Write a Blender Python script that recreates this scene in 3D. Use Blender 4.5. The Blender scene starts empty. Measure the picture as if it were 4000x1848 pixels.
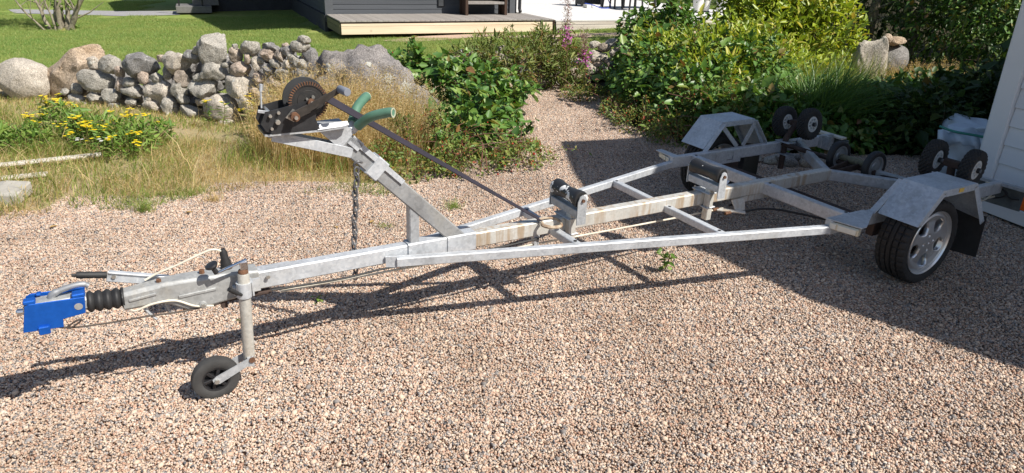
import bpy, math, random
import numpy as np
from mathutils import Vector, Matrix
rng = np.random.default_rng(7); random.seed(7)
PI = math.pi
SC = bpy.context.scene
COL = SC.collection
# ------------------------------------------------------------------ camera
H, TH, RO, FPX = 1.9417, 0.38491, -0.03002, 2726.1
cam_d = bpy.data.cameras.new('camera'); cam = bpy.data.objects.new('camera', cam_d); COL.objects.link(cam)
fwd = Vector((0, math.cos(TH), -math.sin(TH))); right = Vector((1, 0, 0)); down = fwd.cross(right)
r_ = math.cos(RO)*right + math.sin(RO)*down; d_ = -math.sin(RO)*right + math.cos(RO)*down
cam.matrix_world = Matrix(((r_.x, -d_.x, -fwd.x, 0), (r_.y, -d_.y, -fwd.y, 0), (r_.z, -d_.z, -fwd.z, H), (0, 0, 0, 1)))
cam_d.sensor_width = 36; cam_d.lens = FPX*36/4000; cam_d.clip_end = 400; cam_d.clip_start = .05
SC.camera = cam; SC.render.resolution_x = 1024; SC.render.resolution_y = 473
# ------------------------------------------------------------------ sky, sun, exposure
SUN = Vector((0.585, -0.345, 0.735)).normalized()
w = bpy.data.worlds.new('World'); SC.world = w; w.use_nodes = True
wn = w.node_tree; bg = wn.nodes['Background']; sky = wn.nodes.new('ShaderNodeTexSky')
sky.sky_type = 'NISHITA'; sky.sun_disc = False
sky.sun_elevation = math.asin(SUN.z); sky.sun_rotation = math.atan2(SUN.x, SUN.y)
wn.links.new(sky.outputs[0], bg.inputs[0]); bg.inputs[1].default_value = 0.078
sd = bpy.data.lights.new('sun', 'SUN'); sd.energy = 4.8; sd.angle = math.radians(.53); sd.color = (1, .95, .87)
so = bpy.data.objects.new('sun', sd); COL.objects.link(so)
so.rotation_euler = SUN.to_track_quat('Z', 'Y').to_euler()
SC.view_settings.view_transform = 'Standard'; SC.view_settings.look = 'None'
SC.view_settings.exposure = 0.48; SC.view_settings.gamma = 1
# ------------------------------------------------------------------ ground plane (slopes gently along the trailer)
PSI = 0.5253; T = Vector((1.7795, 4.8547, 0))
EX = Vector((math.cos(PSI), math.sin(PSI), 0)); EY = Vector((-math.sin(PSI), math.cos(PSI), 0))
def gz(x, y): return .024*((x-T.x)*EX.x+(y-T.y)*EX.y-.45)
# ------------------------------------------------------------------ helpers: objects
def tag(o, label=None, cat=None, group=None, kind=None):
    if label: o['label'] = label
    if cat: o['category'] = cat
    if group: o['group'] = group
    if kind: o['kind'] = kind
    return o
def thing(name, label, cat, loc=(0, 0, 0), rz=0, group=None):
    o = bpy.data.objects.new(name, None); COL.objects.link(o); o.empty_display_size = .1
    o.location = loc; o.rotation_euler = (0, 0, rz); return tag(o, label, cat, group)
def link(name, me, parent=None, loc=None):
    o = bpy.data.objects.new(name, me); COL.objects.link(o)
    if parent: o.parent = parent
    if loc is not None: o.location = loc
    return o
class G:
    def __init__(s): s.v = []; s.f = []; s.p = []
    def add(s, vf):
        v, f = vf; s.p.append(vf); n = len(s.v); s.v += [tuple(p) for p in v]; s.f += [tuple(i+n for i in q) for q in f]; return s
def mk(name, g, mat, parent=None, smooth=None, loc=None, bevel=0, solid=0):
    if isinstance(g, tuple): g = G().add(g)
    me = bpy.data.meshes.new(name); me.from_pydata(g.v, [], g.f); me.update()
    me.materials.append(mat)
    if smooth:
        me.shade_smooth(); me.set_sharp_from_angle(angle=math.radians(smooth))
    o = link(name, me, parent, loc)
    if solid:
        m = o.modifiers.new('solid', 'SOLIDIFY'); m.thickness = solid; m.offset = -1
    if bevel:
        m = o.modifiers.new('bevel', 'BEVEL'); m.width = bevel; m.segments = 1; m.limit_method = 'ANGLE'
    return o
def npmesh(name, V, quads=None, tris=None, mat=None):
    me = bpy.data.meshes.new(name); V = np.asarray(V, np.float32)
    q = np.zeros((0, 4), np.int32) if quads is None else np.asarray(quads, np.int32)
    t = np.zeros((0, 3), np.int32) if tris is None else np.asarray(tris, np.int32)
    me.vertices.add(len(V)); me.vertices.foreach_set('co', V.ravel())
    nl = q.size+t.size; me.loops.add(nl); me.loops.foreach_set('vertex_index', np.concatenate([q.ravel(), t.ravel()]).astype(np.int32))
    me.polygons.add(len(q)+len(t))
    st = np.concatenate([np.arange(len(q))*4, q.size+np.arange(len(t))*3]).astype(np.int32)
    me.polygons.foreach_set('loop_start', st)
    me.update(calc_edges=True); me.validate()
    if mat: me.materials.append(mat)
    return me
# ------------------------------------------------------------------ helpers: shapes
def box(c, s, rz=0):
    x, y, z = s[0]/2, s[1]/2, s[2]/2; cz, sz = math.cos(rz), math.sin(rz)
    v = [(c[0]+a*x*cz-b*y*sz, c[1]+a*x*sz+b*y*cz, c[2]+k*z) for k in (-1, 1) for a, b in ((-1, -1), (1, -1), (1, 1), (-1, 1))]
    return v, [(3, 2, 1, 0), (4, 5, 6, 7), (0, 1, 5, 4), (1, 2, 6, 5), (2, 3, 7, 6), (3, 0, 4, 7)]
def beam(a, b, w, h, ch=.005, up=None):
    a, b = Vector(a), Vector(b); d = (b-a).normalized()
    u0 = Vector(up) if up else (Vector((0, 0, 1)) if abs(d.z) < .95 else Vector((1, 0, 0)))
    s = d.cross(u0).normalized(); u = s.cross(d)
    x, y = w/2, h/2; c = min(ch, x*.5, y*.5)
    pr = [(-x+c, -y), (x-c, -y), (x, -y+c), (x, y-c), (x-c, y), (-x+c, y), (-x, y-c), (-x, -y+c)]
    v = [p+s*i+u*j for p in (a, b) for i, j in pr]; n = 8
    f = [(i, (i+1) % n, n+(i+1) % n, n+i) for i in range(n)] + [tuple(range(n-1, -1, -1)), tuple(range(n, 2*n))]
    return v, f
def tube(pts, r, n=10, cap=True):
    pts = [Vector(p) for p in pts]; m = len(pts); R = [float(q) for q in r] if hasattr(r, '__len__') else [float(r)]*m
    v = []; nrm = None
    for i, p in enumerate(pts):
        d = (pts[min(i+1, m-1)]-pts[max(i-1, 0)]).normalized()
        if nrm is None:
            nrm = d.cross(Vector((0, 0, 1)));
            if nrm.length < .1: nrm = d.cross(Vector((1, 0, 0)))
        nrm = (nrm-d*nrm.dot(d)).normalized(); bn = d.cross(nrm)
        v += [p+R[i]*(math.cos(2*PI*k/n)*nrm+math.sin(2*PI*k/n)*bn) for k in range(n)]
    f = [(i*n+k, i*n+(k+1) % n, (i+1)*n+(k+1) % n, (i+1)*n+k) for i in range(m-1) for k in range(n)]
    if cap: f += [tuple(range(n-1, -1, -1)), tuple(range((m-1)*n, m*n))]
    return v, f
def curve(pts, n=8):
    pts = [Vector(p) for p in pts]; P = [2*pts[0]-pts[1]]+pts+[2*pts[-1]-pts[-2]]; out = []
    for i in range(1, len(P)-2):
        for k in range(n):
            t = k/n; a, b, c, d = P[i-1], P[i], P[i+1], P[i+2]
            out.append(.5*((2*b)+(c-a)*t+(2*a-5*b+4*c-d)*t*t+(3*b-a-3*c+d)*t**3))
    return out+[pts[-1]]
def lathe(prof, o=(0, 0, 0), ax=(0, 1, 0), n=32, closed=False, rf=None):
    """prof: list of (radius, offset along axis)"""
    o, ax = Vector(o), Vector(ax).normalized()
    e1 = ax.cross(Vector((0, 0, 1)) if abs(ax.z) < .9 else Vector((1, 0, 0))).normalized(); e2 = ax.cross(e1)
    v = []; m = len(prof)
    for j, (r, t) in enumerate(prof):
        for k in range(n):
            a = 2*PI*k/n; rr = r+(rf(j, k) if rf else 0)
            v.append(o+ax*t+rr*(math.cos(a)*e1+math.sin(a)*e2))
    f = [(j*n+k, j*n+(k+1) % n, ((j+1) % m)*n+(k+1) % n, ((j+1) % m)*n+k) for j in range(m if closed else m-1) for k in range(n)]
    if not closed:
        if prof[0][0] > 1e-4: f.append(tuple(range(n-1, -1, -1)))
        if prof[-1][0] > 1e-4: f.append(tuple(range((m-1)*n, m*n)))
    return v, f
def plate(poly, th):
    """extrude a 3-D polygon by the vector th"""
    n = len(poly); th = Vector(th); P = [Vector(p) for p in poly]
    v = P+[p+th for p in P]
    return v, [tuple(range(n-1, -1, -1)), tuple(range(n, 2*n))]+[(i, (i+1) % n, n+(i+1) % n, n+i) for i in range(n)]
def ico(sub):
    t = (1+5**.5)/2
    v = [Vector(p).normalized() for p in ((-1, t, 0), (1, t, 0), (-1, -t, 0), (1, -t, 0), (0, -1, t), (0, 1, t), (0, -1, -t), (0, 1, -t), (t, 0, -1), (t, 0, 1), (-t, 0, -1), (-t, 0, 1))]
    f = [(0, 11, 5), (0, 5, 1), (0, 1, 7), (0, 7, 10), (0, 10, 11), (1, 5, 9), (5, 11, 4), (11, 10, 2), (10, 7, 6), (7, 1, 8), (3, 9, 4), (3, 4, 2), (3, 2, 6), (3, 6, 8), (3, 8, 9), (4, 9, 5), (2, 4, 11), (6, 2, 10), (8, 6, 7), (9, 8, 1)]
    for _ in range(sub):
        c = {}; nf = []
        def mid(a, b):
            k = (min(a, b), max(a, b))
            if k not in c: c[k] = len(v); v.append(((v[a]+v[b])/2).normalized())
            return c[k]
        for a, b, d in f:
            x, y, z = mid(a, b), mid(b, d), mid(d, a); nf += [(a, x, z), (b, y, x), (d, z, y), (x, y, z)]
        f = nf
    return np.array([tuple(p) for p in v]), np.array(f)
ICO = {k: ico(k) for k in (0, 1, 2, 3, 4)}
def rock(size, seed, sub=3, cuts=6, rough=.035, sharp=.8):
    """unit sphere -> box-ish, cut by random planes, roughened"""
    r = np.random.default_rng(seed); V, F = ICO[sub]; V = V.copy()
    V = np.sign(V)*np.abs(V)**sharp; V /= np.abs(V).max()
    V /= np.maximum(1, np.linalg.norm(V, axis=1, keepdims=True)**.6)
    for _ in range(cuts):
        n = r.normal(size=3); n /= np.linalg.norm(n); d = r.uniform(.55, .85); k = V@n
        V -= np.where(k > d, (k-d)*r.uniform(.75, 1), 0)[:, None]*n
    for fr, am in ((2.2, rough*1.6), (5, rough), (11, rough*.5), (23, rough*.25)):
        W = r.normal(size=(3, 3))*fr*.6; ph = r.uniform(0, 6, 3)
        V = V*(1+am*np.sin(V@W+ph).sum(1, keepdims=True)/1.7)
    V /= np.abs(V).max(0)
    return V*np.array(size)/2, F
# ------------------------------------------------------------------ helpers: materials
class NT:
    def __init__(s, name):
        s.m = bpy.data.materials.new(name); s.m.use_nodes = True; s.t = s.m.node_tree
        s.b = s.t.nodes['Principled BSDF']; s.out = s.t.nodes['Material Output']
    def n(s, kind, **kw):
        x = s.t.nodes.new('ShaderNode'+kind)
        for k, v in kw.items():
            if k.startswith('i_'):
                kk = k[2:]; x.inputs[int(kk) if kk.isdigit() else kk].default_value = v
            else: setattr(x, k, v)
        return x
    def l(s, a, b): s.t.links.new(a, b)
    def noise(s, scale, detail=4, rough=.6, co=None, dist=0):
        x = s.n('TexNoise', i_Scale=scale, i_Detail=detail, i_Roughness=rough, i_Distortion=dist)
        if co: s.l(co, x.inputs['Vector'])
        return x
    def obj(s): return s.n('TexCoord').outputs['Object']
    def pos(s): return s.n('NewGeometry').outputs['Position']
    def rnd(s): return s.n('NewGeometry').outputs['Random Per Island']
    def ramp(s, fac, stops, interp='LINEAR'):
        x = s.n('ValToRGB'); x.color_ramp.interpolation = interp; el = x.color_ramp.elements
        while len(el) < len(stops): el.new(.5)
        for e, (p, c) in zip(el, stops):
            e.position = p; e.color = (*c, 1) if len(c) == 3 else c
        s.l(fac, x.inputs[0]); return x.outputs[0]
    def mix(s, f, a, b, mode='MIX'):
        x = s.n('MixRGB', blend_type=mode)
        for i, q in ((0, f), (1, a), (2, b)):
            if isinstance(q, (int, float)): x.inputs[i].default_value = q if i == 0 else (q, q, q, 1)
            elif isinstance(q, tuple): x.inputs[i].default_value = (*q, 1)
            else: s.l(q, x.inputs[i])
        return x.outputs[0]
    def bump(s, h, strength=.3, dist=.01):
        x = s.n('Bump', i_Strength=strength, i_Distance=dist); s.l(h, x.inputs['Height']); s.l(x.outputs[0], s.b.inputs['Normal'])
    def col(s, c):
        if isinstance(c, tuple): s.b.inputs['Base Color'].default_value = (*c, 1)
        else: s.l(c, s.b.inputs['Base Color'])
        return s
    def set(s, rough=.6, metal=0, spec=.5):
        s.b.inputs['Roughness'].default_value = rough; s.b.inputs['Metallic'].default_value = metal
        s.b.inputs['Specular IOR Level'].default_value = spec; return s
def simple(name, c, rough=.6, metal=0, var=.25, scale=8, bump=0, c2=None, spec=.5):
    t = NT(name).set(rough, metal, spec); co = t.obj(); n = t.noise(scale, 5, .65, co)
    lo = c2 or tuple(x*(1-var) for x in c); hi = c if c2 else tuple(min(1, x*(1+var)) for x in c)
    t.col(t.ramp(n.outputs[0], [(.3, lo), (.7, hi)]))
    if bump: t.bump(t.noise(scale*6, 4, .6, co).outputs[0], bump, .004)
    return t.m
def leafmat(name, stops, trans=.3, rough=.5, spec=.35, patch=None):
    t = NT(name).set(rough, 0, spec); c = t.ramp(t.rnd(), stops)
    if patch:      # patches of another growth: (scale, colour, amount)
        n = t.noise(patch[0], 4, .65, t.pos()); c = t.mix(t.ramp(n.outputs[0], [(.44, (0,)*3), (.62, (patch[2],)*3)]), c, patch[1])
    t.col(c)
    tr = t.n('BsdfTranslucent'); mx = t.n('MixShader', i_0=trans); t.l(t.mix(1, c, (1.25, 1.15, .55), 'MULTIPLY'), tr.inputs[0])
    t.l(t.b.outputs[0], mx.inputs[1]); t.l(tr.outputs[0], mx.inputs[2]); t.l(mx.outputs[0], t.out.inputs[0]); return t.m
def galv(name, base=(.50, .52, .545), stain=0., dirt=.3):
    """hot dip galvanised steel: cloudy zinc, spangle, optional rust runs"""
    t = NT(name).set(.5, .25, .5); co = t.obj()
    n1 = t.noise(5, 6, .7, co); n2 = t.n('TexVoronoi', i_Scale=70.); t.l(co, n2.inputs['Vector'])
    a = tuple(x*.74 for x in base); b = tuple(min(1, x*1.18) for x in base)
    c = t.ramp(n1.outputs[0], [(.28, a), (.5, base), (.74, b)])
    bw = t.n('RGBToBW'); t.l(n2.outputs['Color'], bw.inputs[0]); c = t.mix(.16, c, bw.outputs[0], 'OVERLAY')
    n3 = t.noise(2.2, 5, .7, co, .5); c = t.mix(t.ramp(n3.outputs[0], [(.55, (0, 0, 0)), (.72, (dirt,)*3)]), c, (.40, .36, .28))
    if stain:
        mp = t.n('Mapping'); mp.inputs['Scale'].default_value = (22, 22, 2.2); t.l(co, mp.inputs[0])
        n4 = t.noise(1, 3, .6, mp.outputs[0]); n5 = t.noise(2.5, 2, .5, co)
        m = t.mix(1, t.ramp(n4.outputs[0], [(.46, (0, 0, 0)), (.60, (1, 1, 1))]), t.ramp(n5.outputs[0], [(.40, (0, 0, 0)), (.54, (1, 1, 1))]), 'MULTIPLY')
        c = t.mix(stain*.6, c, (.66, .62, .54)); c = t.mix(t.mix(1, m, (stain,)*3, 'MULTIPLY'), c, (.34, .20, .075))
    t.col(c); t.l(t.ramp(n1.outputs[0], [(.3, (.42,)*3), (.7, (.62,)*3)]), t.b.inputs['Roughness'])
    t.bump(t.noise(60, 3, .5, co).outputs[0], .08, .002); return t.m
def granite(name, c1, c2, c3, lichen=.0, scale=9):
    t = NT(name).set(.85, 0, .25); co = t.pos()
    n1 = t.noise(scale*.45, 6, .7, co); n2 = t.noise(scale*9, 3, .7, co); n3 = t.noise(scale*3, 5, .75, co)
    c = t.ramp(n1.outputs[0], [(.3, c1), (.5, c2), (.7, c3)])
    c = t.mix(.75, c, t.ramp(n2.outputs[0], [(.34, (.16,)*3), (.5, (.5,)*3), (.66, (.80,)*3)]), 'OVERLAY')
    c = t.mix(.55, c, t.ramp(n3.outputs[0], [(.3, (.28, .27, .26)), (.55, (.55,)*3), (.8, (.68, .66, .62))]), 'OVERLAY')
    if lichen:
        n4 = t.noise(scale*.9, 4, .65, co); c = t.mix(t.ramp(n4.outputs[0], [(.70-lichen*.2, (0, 0, 0)), (.74-lichen*.2, (.8,)*3)]), c, (.62, .62, .57))
    n5 = t.noise(scale*1.7, 5, .7, co); c = t.mix(t.ramp(n5.outputs[0], [(.58, (0, 0, 0)), (.72, (.6,)*3)]), c, tuple(x*.30 for x in c2))
    t.col(c); t.bump(t.mix(.35, n3.outputs[0], n2.outputs[0]), .9, .03); return t.m
# ------------------------------------------------------------------ materials
def gravelmat():
    t = NT('pebble_stone').set(.85, 0, .2); co = t.pos()
    c = t.ramp(t.rnd(), [(0, (.57, .43, .325)), (.20, (.65, .51, .39)), (.38, (.52, .37, .275)), (.50, (.70, .59, .48)), (.59, (.48, .30, .215)), (.69, (.56, .475, .41)), (.80, (.37, .345, .325)), (.90, (.25, .23, .215)), (.97, (.11, .11, .12))], 'CONSTANT')
    n = t.noise(260, 3, .7, co); c = t.mix(.5, c, t.ramp(n.outputs[0], [(.3, (.38,)*3), (.7, (.62,)*3)]), 'OVERLAY')
    n2 = t.noise(.9, 4, .6, co); c = t.mix(1, c, t.ramp(n2.outputs[0], [(.32, (.72, .70, .68)), (.5, (.92, .90, .89)), (.68, (1, 1, 1))]), 'MULTIPLY')
    t.col(c); return t.m
M_PEB = gravelmat()
def yardmat():
    t = NT('gravel_bed').set(.95, 0, .1); co = t.pos()
    v = t.n('TexVoronoi', i_Scale=75.); t.l(co, v.inputs['Vector'])
    c = t.ramp(v.outputs['Color'], [(.15, (.30, .20, .14)), (.45, (.46, .33, .25)), (.7, (.36, .26, .20)), (.9, (.18, .15, .13))])
    t.col(t.mix(1, c, (1.05, 1.02, 1.0), 'MULTIPLY')); t.bump(v.outputs['Distance'], .6, .01); return t.m
M_YARD = yardmat()
def soilmat(name, a, b, c, sc=6):
    t = NT(name).set(.95, 0, .1); co = t.pos(); n = t.noise(sc, 7, .75, co); n2 = t.noise(sc*.12, 4, .6, co); n3 = t.noise(sc*14, 3, .7, co)
    k = t.ramp(n.outputs[0], [(.3, a), (.5, b), (.7, c)]); k = t.mix(t.ramp(n2.outputs[0], [(.4, (0,)*3), (.65, (.6,)*3)]), k, c)
    t.col(t.mix(.45, k, t.ramp(n3.outputs[0], [(.3, (.25,)*3), (.7, (.72,)*3)]), 'OVERLAY')); t.bump(n.outputs[0], .6, .03); return t.m
M_SOIL = soilmat('dry_thatch', (.22, .165, .09), (.40, .31, .19), (.28, .26, .12))
M_LAWN = soilmat('mown_lawn', (.16, .235, .05), (.22, .295, .07), (.31, .31, .11), 3)
M_SAND = soilmat('pale_sand', (.42, .31, .23), (.52, .39, .29), (.46, .34, .26), 9)
M_PATH = soilmat('grey_paving', (.26, .26, .27), (.34, .33, .33), (.30, .30, .31), 9)
M_EARTH = soilmat('dark_earth', (.030, .024, .015), (.05, .04, .025), (.04, .045, .018))
ROCKS = [granite('granite_grey', (.29, .27, .235), (.385, .36, .315), (.46, .43, .375), .3),
         granite('granite_pale', (.38, .335, .28), (.47, .42, .355), (.55, .50, .43), .3),
         granite('granite_pink', (.36, .285, .23), (.44, .355, .29), (.51, .43, .365), .2),
         granite('granite_brown', (.26, .215, .17), (.36, .30, .245), (.44, .375, .31), .25),
         granite('granite_dark', (.17, .165, .16), (.24, .23, .22), (.32, .30, .29), .3)]
M_BOULD = granite('boulder_granite', (.17, .16, .155), (.25, .23, .22), (.32, .29, .265), .1, 8)
M_LICH = granite('pale_lichen', (.48, .48, .43), (.60, .60, .55), (.66, .66, .62), 0, 40)
M_TAN = granite('boulder_tan', (.28, .20, .13), (.40, .31, .225), (.47, .38, .295), .0, 6)
def wood(name, a, b, axis=0, sc=1., knots=0, rough=.75):
    t = NT(name).set(rough, 0, .2); co = t.obj(); mp = t.n('Mapping'); s = [26*sc]*3; s[axis] = 1.3*sc; mp.inputs['Scale'].default_value = s; t.l(co, mp.inputs[0])
    n = t.noise(1, 5, .6, mp.outputs[0], .6); c = t.ramp(n.outputs[0], [(.3, a), (.7, b)])
    if knots:
        v = t.n('TexVoronoi', i_Scale=knots); t.l(co, v.inputs['Vector']); c = t.mix(t.ramp(v.outputs['Distance'], [(.05, (.75,)*3), (.13, (0,)*3)]), c, (.20, .11, .05))
    oi = t.n('ObjectInfo'); c = t.mix(.35, c, t.ramp(oi.outputs['Random'], [(0, (.36,)*3), (1, (.62,)*3)]), 'OVERLAY')
    t.col(c); t.bump(n.outputs[0], .25, .004); return t.m
M_SIDE = wood('charcoal_boards', (.072, .078, .088), (.092, .099, .110), 0, .5)
M_SIDE_T = simple('charcoal_trim', (.08, .086, .096), .6, 0, .08)
M_DECK = wood('weathered_deck', (.25, .225, .205), (.36, .335, .31), 1, .6)
M_DECK2 = wood('bleached_deck', (.60, .585, .565), (.72, .705, .69), 0, .6)
M_PINE = wood('pale_pine', (.66, .53, .38), (.78, .66, .50), 0, .5, 2.3)
M_OLDP = wood('silvered_pine', (.46, .40, .35), (.62, .56, .50), 0, .5, 1.8)
M_DKW = wood('stained_brown_wood', (.045, .028, .02), (.09, .055, .04), 2, .6)
M_GREEN = wood('green_treated_wood', (.13, .12, .07), (.20, .18, .11), 1, .6)
M_BLACK = simple('black_paint', (.018, .018, .02), .45, 0, .2)
M_WHITE = wood('white_cladding', (.70, .72, .74), (.78, .79, .80), 0, .4)
M_WHT = simple('white_trim', (.78, .79, .80), .5, 0, .03, 3)
M_FOUND = simple('foundation_render', (.045, .045, .05), .9, 0, .2, 6, .3)
M_ROOF = simple('roof_felt', (.05, .05, .055), .85, 0, .2)
M_CONC = simple('concrete', (.36, .34, .30), .9, 0, .15, 14, .4)
M_STEPC = simple('step_concrete', (.16, .155, .15), .9, 0, .15, 14, .3)
M_PLANK = wood('bleached_plank', (.50, .45, .39), (.66, .61, .54), 0, .8)
M_PLAST = simple('white_plastic', (.72, .71, .67), .4, 0, .05, 3)
M_BLUE = simple('blue_hose', (.03, .08, .50), .4)
M_GLASS = simple('window_glass', (.30, .33, .35), .08, 0, .1)
# ------------------------------------------------------------------ setting
def sheet(name, poly, mat, dz=0., kind='structure'):
    o = mk(name, ([(x, y, gz(x, y)+dz) for x, y in poly], [tuple(range(len(poly)))]), mat); return tag(o, kind=kind)
sheet('ground', [(-70, -40), (80, -40), (80, 110), (-70, 110)], M_EARTH, -.05)
YARD = [(-9, -3), (4.5, -3), (7, 3), (6, 6.5), (3.2, 7.0), (2.15, 7.05), (1.75, 7.4), (1.42, 8.1), (1.32, 8.9), (1.12, 9.9), (.62, 10.8), (.18, 10.6), (.02, 9.6), (-.02, 8.2), (.3, 7.3), (.25, 6.7), (-.45, 6.42), (-1.0, 5.9), (-1.67, 6.03), (-2.5, 5.72), (-3.3, 5.5), (-4.1, 5.05), (-9, 3.6)]
sheet('gravel_yard', YARD, M_YARD, -.024)
VERGE = [(-14, 1.5), (-9, 3.6), (-4.1, 5.05), (-3.3, 5.5), (-2.5, 5.72), (-1.67, 6.03), (-1.0, 5.9), (-.45, 6.42), (.25, 6.7), (.3, 7.3), (-.02, 8.2), (.02, 9.6), (.18, 10.6), (.62, 10.8), (1.2, 11.6), (-1.6, 9.6), (-3.5, 9.2), (-7, 10.6), (-14, 13)]
sheet('verge', VERGE, M_SOIL, -.018)
LAWN = [(-30, 18), (-14, 13), (-7, 10.6), (-3.5, 9.2), (-1.6, 9.6), (1.2, 11.6), (3.0, 12.4), (6.5, 16.5), (9, 24), (9, 36), (-30, 50)]
sheet('lawn', LAWN, M_LAWN, 0)
sheet('path', [(-16.4, 23.3), (-12.3, 22.95), (-10.9, 23.2), (-10.2, 21.9), (-11.5, 21.36), (-15.3, 22.0)], M_PATH, .012)
def blob(name, c, a, b, rz, mat, dz=.012, n=30, seed=1):
    r = np.random.default_rng(seed); ph = r.uniform(0, 6, 3); P = []
    for k in range(n):
        t = 2*PI*k/n; q = 1+.12*math.sin(2*t+ph[0])+.09*math.sin(3*t+ph[1])+.06*math.sin(5*t+ph[2])
        x, y = a*q*math.cos(t), b*q*math.sin(t); P.append((c[0]+x*math.cos(rz)-y*math.sin(rz), c[1]+x*math.sin(rz)+y*math.cos(rz)))
    return sheet(name, P, mat, dz)
blob('sand_bed', (-1.7, 17.0), 1.5, .42, .5, M_SAND, seed=3)
blob('sand_bed', (2.6, 17.85), 3.3, .36, .22, M_SAND, seed=5)
def inpoly(P, poly):
    x, y = P[:, 0], P[:, 1]; r = np.zeros(len(P), bool); n = len(poly)
    for i in range(n):
        (x1, y1), (x2, y2) = poly[i], poly[(i+1) % n]
        if y1 == y2: continue
        c = ((y1 > y) != (y2 > y)) & (x < (x2-x1)*(y-y1)/(y2-y1)+x1); r ^= c
    return r
# --- instanced tiles for what nobody could count (pebbles, mown grass): one object, geometry nodes
def tiles(name, tile_meshes, pts, rots, idx, scl):
    c = bpy.data.collections.new(name+'_tiles')
    for i, me in enumerate(tile_meshes): c.objects.link(bpy.data.objects.new('%s_tile_%02d' % (name, i), me))
    me = bpy.data.meshes.new(name); me.from_pydata([tuple(p) for p in pts], [], [])
    a = me.attributes.new('rot', 'FLOAT_VECTOR', 'POINT'); a.data.foreach_set('vector', np.asarray(rots, np.float32).ravel())
    a = me.attributes.new('idx', 'INT', 'POINT'); a.data.foreach_set('value', np.asarray(idx, np.int32))
    a = me.attributes.new('scl', 'FLOAT', 'POINT'); a.data.foreach_set('value', np.asarray(scl, np.float32))
    o = link(name, me); ng = bpy.data.node_groups.new(name, 'GeometryNodeTree')
    ng.interface.new_socket('Geometry', in_out='INPUT', socket_type='NodeSocketGeometry'); ng.interface.new_socket('Geometry', in_out='OUTPUT', socket_type='NodeSocketGeometry')
    N = ng.nodes; gi = N.new('NodeGroupInput'); go = N.new('NodeGroupOutput'); ci = N.new('GeometryNodeCollectionInfo'); ci.inputs[0].default_value = c
    ci.inputs['Separate Children'].default_value = True; ci.inputs['Reset Children'].default_value = True
    ip = N.new('GeometryNodeInstanceOnPoints'); ip.inputs['Pick Instance'].default_value = True
    def attr(nm, ty):
        x = N.new('GeometryNodeInputNamedAttribute'); x.data_type = ty; x.inputs[0].default_value = nm; return x.outputs[0]
    L = ng.links.new; eu = N.new('FunctionNodeEulerToRotation'); L(attr('rot', 'FLOAT_VECTOR'), eu.inputs[0])
    L(gi.outputs[0], ip.inputs['Points']); L(ci.outputs[0], ip.inputs['Instance']); L(attr('idx', 'INT'), ip.inputs['Instance Index'])
    L(eu.outputs[0], ip.inputs['Rotation']); L(attr('scl', 'FLOAT'), ip.inputs['Scale']); L(ip.outputs[0], go.inputs[0])
    o.modifiers.new('scatter', 'NODES').node_group = ng; return o
TILT = (math.atan(.024*EX.y), -math.atan(.024*EX.x))
def tile_rot(a): return tuple((Matrix.Rotation(TILT[1], 3, 'Y') @ Matrix.Rotation(TILT[0], 3, 'X') @ Matrix.Rotation(a, 3, 'Z')).to_euler('XYZ'))
def pebble_tile(seed, S=.41, n=3200):
    r = np.random.default_rng(seed); V0, F0 = ICO[0]; m = len(V0)
    s = np.exp(r.normal(math.log(.0053), .25, n)); s[:14] = r.uniform(.012, .017, 14)
    sc = s[:, None]*np.stack([r.uniform(.85, 1.35, n), r.uniform(.8, 1.1, n), r.uniform(.55, .85, n)], 1)
    V = V0[None]*(1+r.normal(0, .13, (n, m, 1)))*sc[:, None]
    a, b, c = r.uniform(0, 6.28, n), r.normal(0, .5, n), r.normal(0, .5, n)
    def rot(V, t, i, j):
        ct, st = np.cos(t)[:, None], np.sin(t)[:, None]; x, y = V[..., i].copy(), V[..., j].copy(); V[..., i] = x*ct-y*st; V[..., j] = x*st+y*ct
    rot(V, b, 1, 2); rot(V, c, 0, 2); rot(V, a, 0, 1)
    P = np.stack([r.uniform(-S/2, S/2, n), r.uniform(-S/2, S/2, n), r.uniform(-.010, .004, n)], 1)
    V = (V+P[:, None]).reshape(-1, 3); F = (F0[None]+(np.arange(n)*m)[:, None, None]).reshape(-1, 3)
    return npmesh('pebbles', V, tris=F, mat=M_PEB)
S = .38
gx, gy = np.meshgrid(np.arange(-7.5, 7.2, S), np.arange(1.0, 11.2, S)); gp = np.stack([gx.ravel(), gy.ravel()], 1)
big = [(x*1.0, y) for x, y in YARD]
gp = gp[(inpoly(gp, big) | inpoly(gp+[0, -.3], big) | inpoly(gp+[.25, 0], big) | inpoly(gp+[-.25, 0], big)) & (np.abs(gp[:, 0]) < .9*gp[:, 1]+1.2)]
rr = rng.integers(0, 4, len(gp))*PI/2
def relief(x, y): return .007*math.sin(2.1*x+.9*y+.5)+.006*math.sin(-1.3*x+2.9*y+2)+.004*math.sin(4.3*x+1.7*y)+.003*math.sin(3.1*x-5.2*y+1)
def relief_rot(x, y, a):
    sx = (relief(x+.15, y)-relief(x-.15, y))/.3; sy = (relief(x, y+.15)-relief(x, y-.15))/.3
    return tuple((Matrix.Rotation(TILT[1]-math.atan(sx), 3, 'Y') @ Matrix.Rotation(TILT[0]+math.atan(sy), 3, 'X') @ Matrix.Rotation(a, 3, 'Z')).to_euler('XYZ'))
o = tiles('gravel', [pebble_tile(k) for k in (1, 2, 3, 4)], [(x, y, gz(x, y)+relief(x, y)) for x, y in gp], [relief_rot(x, y, a) for (x, y), a in zip(gp, rr)], rng.integers(0, 4, len(gp)), np.full(len(gp), 1.))
tag(o, 'pinkish beige gravel covering the yard', 'gravel', kind='stuff')
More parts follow.
